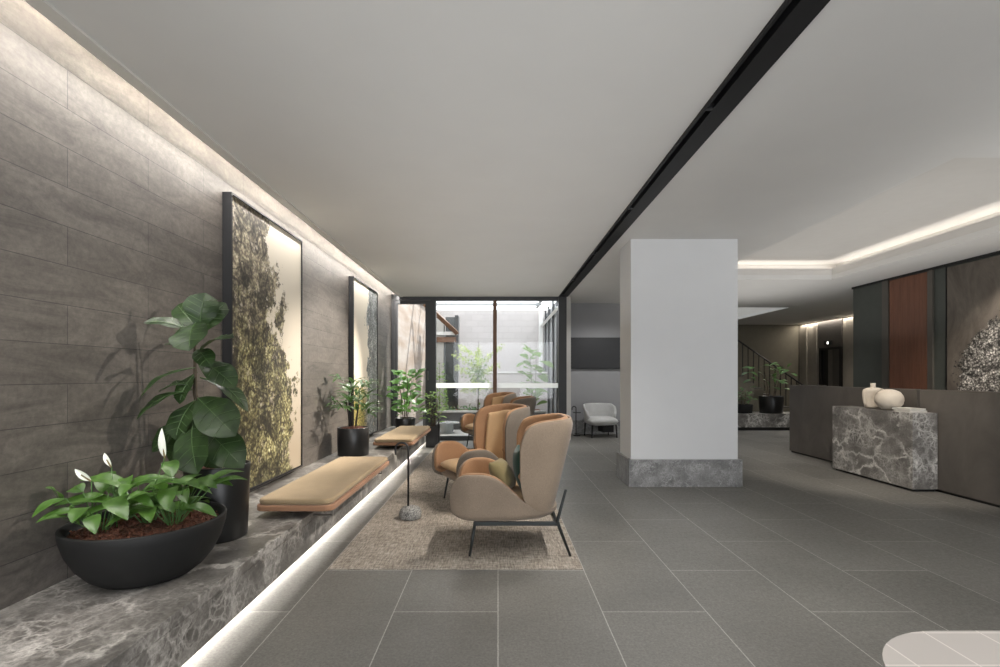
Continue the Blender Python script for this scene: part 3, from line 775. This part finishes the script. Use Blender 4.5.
for cx, cy, n, sz in clumps:
    for k in range(n):
        a = 2 * PI * (k + random.uniform(-.3, .3)) / n * 1.0 + cx * 9
        el = random.uniform(.15, 1.15); L = sz * random.uniform(.6, .95) * .80
        st = random.uniform(.08, .26)
        dirv = Vector((math.cos(a) * math.cos(el), math.sin(a) * math.cos(el), math.sin(el)))
        b0 = Vector((cx + .02 * math.cos(a), cy + .02 * math.sin(a), .24)); m0 = b0 + (dirv + Vector((0, 0, .8))).normalized() * st
        out = Vector((math.cos(a), math.sin(a), random.uniform(-.35, .45))).normalized()
        tp = m0 + out * L * random.uniform(1.0, 1.3)
        if tp.x < -.33: tp.x = -.33 + random.uniform(0, .03)
        if m0.x < -.33: m0.x = -.31
        tp.y = min(tp.y, .27)
        if tp.y < -.36: tp.y = -.36 + random.uniform(0, .04)
        lf_ = leaf_part('leaf', M['lily'], t, m0, tp, L * random.uniform(.40, .50), (-.1 * math.cos(a), -.3, 1), .14, 'oval', .22, 8, 4, wave=.05)
        part('leaf_stalk', M['stem'], lf_, lambda b: tube(b, [b0, b0.lerp(m0, .5) + Vector((0, 0, .008)), m0, m0.lerp(tp, .6) + Vector((0, 0, .14 * L))], [.003, .0026, .002, .001], 5))
def Wb(pxx, pyy, Y): return Vector(((pxx - 498) * Y / 490 + 1.785, Y - 2.50, 1.36 - (pyy - 375.5) * Y / 490 - .35))
for (b0, m0, tp, wd) in ((( -.05, .02, .24), Wb(165, 458, 2.5), Wb(162, 428, 2.5), .034), ((-.12, -.05, .24), Wb(111, 467, 2.5), Wb(104, 453, 2.52), .026), ((-.2, -.1, .24), Wb(91, 481, 2.42), Wb(74, 469, 2.4), .032)):
    f_ = leaf_part('flower', M['white_petal'], t, m0, tp, wd, (.3, -1, .2), .1, 'oval', .5, 8, 4)
    b0 = Vector(b0)
    part('flower_stem', M['stem'], f_, lambda b: tube(b, [b0, b0.lerp(m0, .5) + Vector((.0, 0, .01)), m0, m0.lerp(tp, .3)], .0028, 5))
    part('flower_spike', M['olive'], f_, lambda b: tube(b, [m0 + Vector((.004, -.008, 0)), m0.lerp(tp, .55) + Vector((.004, -.012, 0))], [.004, .003], 6))

# ------------------------------------------------------------------ lady palm in square pot
t = thing('lady_palm', 'lady palm with finger leaves in a black pot on the ledge, between the pads', 'potted plant', (-1.92, 6.50, .31)); t.scale = (1.04,) * 3
part('pot', M['pot'], t, lambda b: lathe(b, pot_profile(.19, .195, .35), 48), True)
part('mulch', M['mulch'], t, lambda b: lathe(b, [(.178, .335), (.12, .352), (0, .37)], 24), True)
random.seed(8)
for k, (sx, sy, hh) in enumerate(((-.05, -.04, .70), (.05, .02, .84), (.02, .06, .60), (.06, -.05, .66), (-.02, .0, .90))):
    top = Vector((sx * 1.5, sy * 1.5, hh)); b0 = Vector((sx * .6, sy * .6, .34))
    part('cane', M['darkbark'], t, lambda b: tube(b, [b0, top.lerp(b0, .4) + Vector((.004, 0, 0)), top], [.009, .008, .005], 6))
    for q in range(4):
        a = 2 * PI * q / 4 + k * .9; out = Vector((math.cos(a), math.sin(a), .0)); s0 = Vector((top.x, top.y, top.z - .05 * q))
        hub = s0 + out * .13 + Vector((0, 0, .06))
        if hub.x < -.21: hub.x = -.21
        def fr(b):
            tube(b, [s0, hub], .0025, 4)
            for j in range(7):
                a2 = a + R(-78 + 26 * j); L = random.uniform(.17, .25)
                tp = hub + Vector((math.cos(a2), math.sin(a2), random.uniform(-.25, .55))).normalized() * L
                if tp.x < -.28: tp.x = -.28
                leaf_into(b, hub, tp, .034, (0, -.3, 1), .14, 'oval', .1, 6, 2)
        part('frond', M['palm'], t, fr, True)

# ------------------------------------------------------------------ far plants
def leafy(name, label, loc, pot, potmat, stems, nleaf, lw, ll, mat, seed, zr, rad, shape='oval', up=.3, wall=None, group=None):
    t = thing(name, label, 'potted plant', loc, 0, group); random.seed(seed)
    kind, pr, phh = pot
    if kind == 'round': part('pot', potmat, t, lambda b: lathe(b, pot_profile(pr * .9, pr, phh), 28), True)
    else: part('pot', potmat, t, lambda b: (box(b, -pr, pr, -pr, pr, .001, phh - .02), box(b, -pr, pr, -pr, -pr + .015, phh - .02, phh), box(b, -pr, -pr + .015, -pr, pr, phh - .02, phh), box(b, pr - .015, pr, -pr, pr, phh - .02, phh), box(b, -pr, pr, pr - .015, pr, phh - .02, phh)))
    part('soil', M['mulch'], t, lambda b: lathe(b, [(pr * .88, phh - .035), (0, phh - .02)], 20))
    tops = []
    for k in range(stems):
        a = 2 * PI * k / max(stems, 1) + .5; rr_ = rad * .35 * (1 if stems > 1 else 0)
        p0 = Vector((.3 * rr_ * math.cos(a), .3 * rr_ * math.sin(a), phh - .03)); p1 = Vector((rr_ * math.cos(a), rr_ * math.sin(a), zr[1] * random.uniform(.88, 1)))
        tops.append((p0, p1)); part('stem', M['bark'], t, lambda b: tube(b, [p0, p0.lerp(p1, .5) + Vector((.01, .0, 0)), p1], [.010, .008, .004], 6))
    for k in range(nleaf):
        p0, p1 = tops[k % len(tops)]; q = (k + .5) / nleaf; z = zr[0] + (zr[1] - zr[0]) * q
        f = (z - p0.z) / (p1.z - p0.z); f = min(max(f, .05), 1); base = p0.lerp(p1, f)
        a = k * 2.4 + random.uniform(-.3, .3); L = ll * random.uniform(.75, 1.15)
        spread = rad * (1 - .45 * q) * random.uniform(.15, .65)
        out = Vector((math.cos(a), math.sin(a), 0)); hub = base + out * spread + Vector((0, 0, up * spread))
        tp = hub + (out + Vector((0, 0, random.uniform(-.55, .75)))).normalized() * L
        if wall is not None: tp.x = max(tp.x, wall); hub.x = max(hub.x, wall + .01)
        def lf2(b):
            tube(b, [base, hub], .002, 3); leaf_into(b, hub, tp, lw * L / ll, (0, -.45, 1), .1, shape, .15, 6, 2)
        part('leaf', mat, t, lf2, True)
    return t
leafy('rubber_plant', 'leafy rubber plant at the far end of the ledge, by the glass door', (-1.82, 9.62, .31), ('round', .20, .22), M['pot'], 4, 90, .125, .20, M['rubber'], 4, (.24, 1.14), .40, wall=-.38)
leafy('bushy_plant', 'small bushy green plant in a narrow black pot on the floor', (-1.24, 9.36, 0), ('square', .12, .40), M['pot'], 5, 70, .045, .13, M['bright'], 9, (.42, 1.05), .30, up=.5, wall=-.30)
leafy('courtyard_fig', 'sunlit fiddle leaf fig standing outside behind the farthest wing chair', (.86, 12.0, -.01), ('round', .2, .40), M['planterdark'], 2, 34, .22, .36, M['bright'], 6, (.6, 2.0), .26, shape='fiddle')
leafy('stair_fig', 'leafy plant in large black round pot before the stair railing', (6.92, 12.42, .41), ('round', .29, .43), M['pot'], 4, 30, .13, .25, M['palm'], 13, (.55, 1.22), .85, shape='fiddle')
leafy('stair_lily', 'low leafy plant in dark bowl beside the pillar edge by stairs', (6.22, 12.42, .41), ('round', .22, .22), M['bowl'], 3, 34, .06, .16, M['palm'], 14, (.24, .55), .30)

# courtyard sapling
t = thing('sapling', 'young lime green tree growing in the courtyard planter', 'tree', (-.53, 13.0, .38)); random.seed(31)
part('trunk', M['bark'], t, lambda b: tube(b, [(0, 0, 0), (.01, 0, .6), (-.02, 0, 1.2), (.02, 0, 1.9)], [.022, .017, .012, .004], 6))
for k, (a, z, L, up_) in enumerate(((0, 1.25, .62, .8), (180, 1.2, .62, .55), (200, .95, .6, .4), (20, .95, .55, .55), (90, 1.3, .5, .8), (270, 1.1, .5, .6), (170, 1.45, .5, .6), (-10, .6, .35, .3), (180, .55, .4, .2), (250, .7, .4, .3))):
    a = R(a); e = Vector((math.cos(a) * L, math.sin(a) * L * .6, z + L * up_)); s0 = Vector((0, 0, z))
    def brn(b):
        tube(b, [s0, s0.lerp(e, .5) + Vector((0, 0, -.03)), e], [.008, .006, .002], 4)
        for j in range(70):
            q = random.uniform(.2, 1.05); c = s0.lerp(e, q) + Vector([random.gauss(0, .04) for _ in range(3)])
            dv = Vector([random.uniform(-1, 1) for _ in range(3)]).normalized() * .07
            leaf_into(b, c, c + dv, .045, (0, -.6, 1), .1, 'oval', .1, 3, 2)
    part('branch', M['lime'], t, brn, True)
def crown(b):
    for j in range(330):
        z = random.gauss(.95, .22); c = Vector((random.gauss(0, .13), random.gauss(0, .1), z))
        dv = Vector([random.uniform(-1, 1) for _ in range(3)]).normalized() * .08
        leaf_into(b, c, c + dv, .05, (0, -.6, 1), .1, 'oval', .1, 3, 2)
part('foliage', M['bright'], t, crown, True)
def under(b):
    random.seed(40)
    for k in range(170):
        c = Vector((random.uniform(-.95, .6), random.uniform(.2, .9), random.uniform(.0, .13))); dv = Vector([random.uniform(-1, 1), random.uniform(-1, 1), random.uniform(0, 1)]).normalized() * random.uniform(.06, .13)
        leaf_into(b, c, c + dv, .05, (0, -.6, 1), .1, 'oval', .1, 3, 2)
o = part('ground_cover', M['palm'], None, under, True, loc=(-.75, 12.5, .38)); tag(o, 'low leafy ground cover filling the courtyard planter', 'plants'); o['kind'] = 'stuff'
t = thing('garden_shrub', 'slim flowering shrub beside the glass door post, outside', 'shrub', (-1.55, 12.9, .38)); random.seed(44)
part('stem', M['bark'], t, lambda b: tube(b, [(0, 0, 0), (.02, 0, .7), (0, 0, 1.35)], [.012, .009, .003], 5))
def shr(b):
    for k in range(230):
        z = random.uniform(.1, 1.35); r = .22 * (1 - z / 2.2); a = random.uniform(0, 6.28); c = Vector((r * math.cos(a), r * math.sin(a), z)) * random.uniform(.7, 1.)
        leaf_into(b, c, c + Vector((math.cos(a), math.sin(a), random.uniform(-.3, .8))) * .09, .04, (0, -.6, 1), .1, 'oval', .1, 3, 2)
part('foliage', M['bright'], t, shr, True)

# ------------------------------------------------------------------ framed pictures
def picture(name, label, Y0, Y1, z0, z1, art):
    t = thing(name, label, 'framed picture', (XW + .002, Y0, z0), 0, 'tall framed tree photographs')
    w = Y1 - Y0; h = z1 - z0; d = .075; f = .016
    part('picture_frame', M['beam'], t, lambda b: (box(b, 0, d, 0, f, 0, h), box(b, 0, d, w - f, w, 0, h), box(b, 0, d, f, w - f, 0, f), box(b, 0, d, f, w - f, h - f, h)))
    part('print', art, t, lambda b: box(b, .01, d - .012, f, w - f, f, h - f))
picture('framed_picture', 'nearer tall framed photograph of a leafy green tree on the stone wall', 3.96, 5.40, .36, 2.845, M['art1'])
picture('framed_picture', 'farther tall framed photograph of a pale sky and grey tree', 7.31, 8.78, .36, 2.845, M['art2'])
t = thing('wall_mural', 'dark mural of a white flecked tree on the reception wall', 'mural', (6.766, 4.2, .0)); t.rotation_euler.z = 0
part('print', M['art3'], t, lambda b: box(b, -.012, 0, 0, 3.17, 0, 2.98)).location = (0, 0, 0)

# ------------------------------------------------------------------ tv and lounge corner
t = thing('television', 'flat black television on the grey lounge wall', 'television', (2.42, 11.398, 1.845))
part('screen', M['tv'], t, lambda b: box(b, -.72, .72, -.06, -.045, -.32, .385))
part('casing', M['black'], t, lambda b: box(b, -.735, .735, -.0445, .0015, -.33, .395))
# grey tub chair
t = thing('tub_chair', 'small light grey tub armchair on dark legs below the television', 'armchair', (2.28, 10.95, 0), R(8))
def tub(dz=0., k=1.):
    P = []
    for i in range(33):
        u = -1 + 2 * i / 32; ph = u * R(118); x = .37 * k * math.sin(ph); y = .31 * k * math.cos(ph) * 1.0 + .02
        zt = lerp_tab([(0, .735), (.55, .725), (.8, .66), (.95, .56), (1, .47)], abs(u)); row = []
        for q in range(7):
            z = .36 + (zt - .36) * q / 6; row.append(Vector((x * (.93 + .10 * q / 6), y * (.93 + .12 * q / 6), z + dz)))
        P.append(row)
    return P
P = tub(); N = orient(P, grid_normals(P), Vector((0, 0, .5)))
part('backrest', M['grey'], t, lambda b: solid(b, P, offset(P, N, -.06)), True, 1)
part('seat', M['grey'], t, lambda b: rbox_sub(b, -.36, .36, -.36, .28, .26, .45), True, 1)
for x in (-.27, .27):
    for y in (-.27, .22): part('leg', M['black'], t, lambda b: tube(b, [(x, y, .28), (x * 1.05, y * 1.05, .0)], [.022, .014], 8))
part('under_box', M['black'], t, lambda b: box(b, .03, .28, -.1, .2, .10, .27))
# little side table with hook
t = thing('side_table', 'thin black wire side table left of the grey tub chair', 'side table', (1.79, 11.05, 0))
part('stand', M['metal'], t, lambda b: (tube(b, [(-.03, 0, .02), (-.03, 0, .62)] + [(-.075 + .045 * math.cos(a), 0, .62 + .045 * math.sin(a)) for a in [PI * k / 8 for k in range(1, 9)]] + [(-.12, 0, .58)], .011, 8)), True)
part('table_top', M['metal'], t, lambda b: lathe(b, [(0, .52), (.09, .52), (.09, .535), (0, .535)], 28, cx=-.01))
part('base', M['metal'], t, lambda b: lathe(b, [(0, .001), (.08, .001), (.08, .018), (0, .022)], 28, cx=-.01))

# ------------------------------------------------------------------ reception
t = thing('reception_desk', 'dark left section of the reception counter behind marble block', 'reception desk', (5.20, 6.08, 0))
part('front_panel', M['desk'], t, lambda b: box(b, 0, .04, 0, 2.66, .03, 1.18))
part('end_panel', M['desk'], t, lambda b: box(b, .041, .62, 2.61, 2.66, .03, 1.18))
part('top_edge', M['desktrim'], t, lambda b: (box(b, -.002, .045, 0, 2.662, 1.18, 1.192), box(b, .046, .62, 2.60, 2.662, 1.18, 1.192)))
part('work_surface', M['desk'], t, lambda b: box(b, .041, .62, .35, 2.60, .72, .75))
part('toe_kick', M['black'], t, lambda b: box(b, .02, .6, .02, 2.64, 0, .03))
t = thing('reception_desk', 'dark right section of the reception counter at the photo edge', 'reception desk', (5.14, 2.56, 0))
part('front_panel', M['desk'], t, lambda b: box(b, 0, .04, 0, 3.41, .03, 1.18))
part('top_edge', M['desktrim'], t, lambda b: box(b, -.002, .045, 0, 3.412, 1.18, 1.192))
part('work_surface', M['desk'], t, lambda b: box(b, .041, .62, 0, 3.1, .72, .75))
part('toe_kick', M['black'], t, lambda b: box(b, .02, .6, 0, 3.40, 0, .03))
t = thing('marble_block', 'grey veined marble block counter standing before the reception desk', 'counter', (4.84, 5.72, 0))
part('body', M['marble2'], t, lambda b: box(b, 0, .292, 0, 1.37, .03, .92, .002))
part('toe_kick', M['black'], t, lambda b: box(b, .03, .28, .03, 1.34, 0, .03))
# vases
t = part('egg_vase', M['ceramic'], None, lambda b: lathe(b, [(0, .0), (.06, .0), (.105, .03), (.142, .08), (.154, .13), (.146, .18), (.115, .228), (.065, .257), (.03, .264), (.028, .256), (0, .254)], 40), True, loc=(4.965, 6.22, .921))
tag(t, 'cream egg-shaped ceramic vase on the marble block', 'vase')
t = thing('torso_vase', 'cream torso-shaped ceramic vase with short neck on the marble block', 'vase', (4.99, 6.52, .921), R(-10))
def torso(b):
    rows = [(0, .10, .07), (.04, .105, .075), (.10, .095, .065), (.17, .10, .06), (.23, .118, .06), (.26, .115, .052), (.275, .07, .035), (.28, .03, .03)]
    rings = []
    for z, rx, ry in rows: rings.append([b.verts.new((rx * math.copysign(abs(math.cos(a)) ** .8, math.cos(a)), ry * math.sin(a), z)) for a in [2 * PI * k / 24 for k in range(24)]])
    b.faces.new(rings[0][::-1]); b.faces.new(rings[-1])
    for A, B in zip(rings, rings[1:]):
        for k in range(24): b.faces.new((A[k], A[(k + 1) % 24], B[(k + 1) % 24], B[k]))
part('body', M['ceramic'], t, torso, True, 1)
part('neck', M['ceramic'], t, lambda b: lathe(b, [(.034, .27), (.030, .30), (.031, .338), (.024, .338), (.022, .30), (0, .30)], 20), True)
part('arm', M['ceramic'], t, lambda b: tube(b, [(-.08, 0, .25), (-.105, -.005, .24), (-.108, -.01, .17), (-.10, -.015, .09), (-.09, -.02, .03)], [.024, .030, .028, .026, .022], 10), True, 1)
part('arm', M['ceramic'], t, lambda b: tube(b, [(.08, 0, .25), (.118, -.005, .24), (.135, -.02, .18), (.12, -.04, .11), (.07, -.06, .06), (.02, -.066, .05)], [.024, .030, .026, .024, .022, .015], 10), True, 1)
for k, (a, b_, z) in enumerate(((5.93, 0, 0), (5.95, 4, .024))):
    t = thing('book', ('lower' if k == 0 else 'upper') + ' white book of the flat pair right of the egg vase', 'book', (4.985, a + .005, .921 + z), R(b_), 'white books on the marble block')
    part('cover', M['paper'], t, lambda b: (box(b, -.10, .10, -.13, .13, 0, .003), box(b, -.10, .10, -.13, .13, .019, .022), box(b, .097, .10, -.13, .13, .003, .019)))
    part('pages', M['trimwhite'], t, lambda b: box(b, -.095, .0965, -.125, .125, .0035, .0185))

# ------------------------------------------------------------------ stairs area
t = thing('low_stone_wall', 'low marble planter ledge at the foot of the stairs', 'ledge', (0, 12.1, 0))
part('stone', M['marble2'], t, lambda b: box(b, 5.0, 7.75, 0, .75, .08, .41))
part('recess', M['black'], t, lambda b: box(b, 5.0, 7.72, .04, .72, 0, .08))
t = thing('staircase', 'dark staircase rising to the left behind the plants', 'staircase', (8.45, 13.32, 0))
ST = [( -.25 * k, .172 * (k + 1)) for k in range(13)]
for x, z in ST: part('step', M['desk'], t, lambda b: (box(b, x - .25, x, .02, 1.3, z - .04, z), box(b, x - .25, x - .23, .02, 1.3, z, z + .13) if z < 2.5 else None))
def sidep(b):
    P = [(.0, 0.)] + [q for x, z in ST for q in ((x, z - .045), (x - .25, z - .045))] + [(-3.25, 0.)]
    a = [b.verts.new((x, .0, z)) for x, z in P]; c = [b.verts.new((x, .02, z)) for x, z in P]
    b.faces.new(a); b.faces.new(c[::-1])
    for k in range(len(P)): k2 = (k + 1) % len(P); b.faces.new((a[k], a[k2], c[k2], c[k]))
part('side_panel', M['olivewall'], t, sidep)
t = thing('stair_railing', 'black metal stair railing with vertical balusters', 'railing', (8.45, 13.15, 0))
part('handrail', M['metal'], t, lambda b: tube(b, [(.05, 0, .88), (-3.05, 0, 3.02)], .022, 6))
for k in range(21):
    x = .0 - .145 * k; zt = .88 + (.05 - x) * .69; zb = max(0, (-x) * .688 + .05)
    part('baluster', M['metal'], t, lambda b: box(b, x - .009, x + .009, -.009, .009, zb, zt))

# ------------------------------------------------------------------ tiled coffee table at bottom right
t = thing('coffee_table', 'pale tiled rounded coffee table in the bottom right corner', 'coffee table', (1.86, 1.19, 0))
def rrect(hw, hd, r, n=14):
    P = []
    for cx, cy, a0 in ((hw - r, hd - r, 0), (-hw + r, hd - r, 90), (-hw + r, -hd + r, 180), (hw - r, -hd + r, 270)):
        for k in range(n + 1):
            a = R(a0 + 90 * k / n); P.append((cx + r * math.cos(a), cy + r * math.sin(a)))
    return P
part('table_top', M['mosaic'], t, lambda b: prism(b, rrect(.65, .615, .40), .39, .42))
part('base', M['mosaic'], t, lambda b: prism(b, rrect(.45, .46, .32), .0, .389))

# ------------------------------------------------------------------ lights
def area(name, loc, size, size_y, energy, color, rot):
    L = bpy.data.lights.new(name, 'AREA'); L.shape = 'RECTANGLE'; L.size = size; L.size_y = size_y; L.energy = energy; L.color = color
    o = bpy.data.objects.new(name, L); col.objects.link(o); o.location = loc; o.rotation_euler = rot; return o
def spot(name, loc, target, energy, color, angle, blend=.6, radius=.03):
    L = bpy.data.lights.new(name, 'SPOT'); L.energy = energy; L.color = color; L.spot_size = R(angle); L.spot_blend = blend; L.shadow_soft_size = radius
    o = bpy.data.objects.new(name, L); col.objects.link(o); o.location = loc
    o.rotation_euler = (Vector(target) - Vector(loc)).to_track_quat('-Z', 'Y').to_euler(); return o
WARM = (1., .90, .78); NEU = (1., .98, .95)
# strip under the ledge (rectangle long side along Y)
area('ledge_strip_light', (XB - .13, 4.3, .080), .03, 11.6, 82, (1., .93, .85), (0, 0, 0))
# slot light at top of the stone wall, tucked behind the white trim
area('wall_slot_light', (-2.085, 3.1, 3.075), .014, 14.2, 400, (1., .96, .91), (0, R(-40), 0))
# coffer strips
area('coffer_strip_light', (6.0, 6.2, 3.13), .03, 4.9, 8, (1., .94, .87), (0, R(180), 0))
area('coffer_strip_light', (4.7, 8.72, 3.13), 2.4, .03, 4, (1., .94, .87), (0, R(180), 0))
# lift lobby cove
area('lift_cove_light', (9.88, 14.6, 3.02), .03, 3.0, 26, WARM, (0, 0, 0))
# added one-sided fill panels facing up, in place of bounced light
area('ceiling_fill_light', (0, 4.0, 1.95), 2.4, 11.5, 31, (.97, .985, 1.), (R(180), 0, 0))
area('ceiling_fill_light', (4.9, 4.6, 1.95), 2.6, 13., 70, NEU, (R(180), 0, 0))
# added fill light behind the eye; no window is seen there
area('rear_fill_light', (2.3, -3.9, 1.6), 8.6, 2.6, 38, (.96, .98, 1.), (R(90), 0, 0))
# track spots in the black channel, aimed at the stone wall and seats
for y, tgt, e in ((4.2, (-1.9, 2.95, .85), 230), (4.9, (-2.1, 4.8, .8), 200), (8.3, (-2.15, 6.35, .95), 1300), (9.3, (-2.1, 8.4, .8), 240)):
    spot('track_spot', (1.300, y, CL - .035), tgt, e, WARM, 44, .6, .012)
for y in (.9, 2.3, 3.6, 4.7, 8.6): spot('channel_fill_spot', (1.300, y, CL - .01), (.55, y, 0), 92, NEU, 106, .9, .02)  # added wide fill spots to lift the floor; no such lamps seen here
for y, tx, ty, e in ((4.2, .1, 4.0, 90), (4.9, -.3, 5.3, 130), (4.0, -.8, 4.6, 90), (8.9, -.3, 9.2, 80)):
    spot('seat_spot', (1.300, y, CL - .01), (tx, ty, .4), e, WARM, 50, .6, .012)
# added ceiling spots filling the reception side; no fixtures seen
for x, y, e in ((6.3, 6.2, 60), (4.3, 2.2, 90), (3.0, .9, 95), (5.4, 9.6, 90), (3.9, 10.0, 70), (8.4, 11.0, 80)):
    spot('reception_fill_spot', (x, y, C - .01), (x, y, 0), e, NEU, 108, .9, .03)
spot('mural_light', (5.9, 5.6, C - .01), (6.77, 6.3, 1.3), 300, WARM, 80)
spot('counter_light', (3.6, 5.0, 3.3), (4.9, 6.3, .8), 270, WARM, 60)
spot('stair_downlight', (6.9, 11.7, C - .01), (6.9, 12.4, .6), 110, NEU, 70, .7, .04)
spot('stair_downlight', (8.6, 12.4, C - .01), (8.2, 13.5, .6), 120, WARM, 110, .7, .04)
area('stairwell_daylight', (5.4, 14.2, 5.1), 2.5, 2.5, 50, (.9, .95, 1.), (0, 0, 0))
spot('lounge_downlight', (2.4, 9.9, C - .01), (2.3, 10.9, .5), 140, (1, 1, 1), 110, .8, .05)
# sun
S = bpy.data.lights.new('sun', 'SUN'); S.energy = 7.; S.angle = R(.6); S.color = (1., .95, .87)
so = bpy.data.objects.new('sun', S); col.objects.link(so); so.rotation_euler = Vector((-.80, -.60, -1.0)).to_track_quat('-Z', 'Y').to_euler()
# world
w = bpy.data.worlds.new('daylight'); sc.world = w; w.use_nodes = True
bg = w.node_tree.nodes['Background']; bg.inputs[0].default_value = (.93, .96, 1., 1); bg.inputs[1].default_value = 4.5

# ------------------------------------------------------------------ camera
cam = bpy.data.cameras.new('camera'); co = bpy.data.objects.new('camera', cam); col.objects.link(co); sc.camera = co
co.location = (0, 0, H); co.rotation_euler = (R(90), 0, 0)
cam.sensor_fit = 'HORIZONTAL'; cam.sensor_width = 36; cam.lens = 36 * .490; cam.shift_x = .002; cam.shift_y = .042; cam.clip_start = .05
sc.view_settings.view_transform = 'Standard'; sc.view_settings.look = 'None'; sc.view_settings.gamma = 1; sc.view_settings.use_curve_mapping = False
sc.view_settings.exposure = -.04
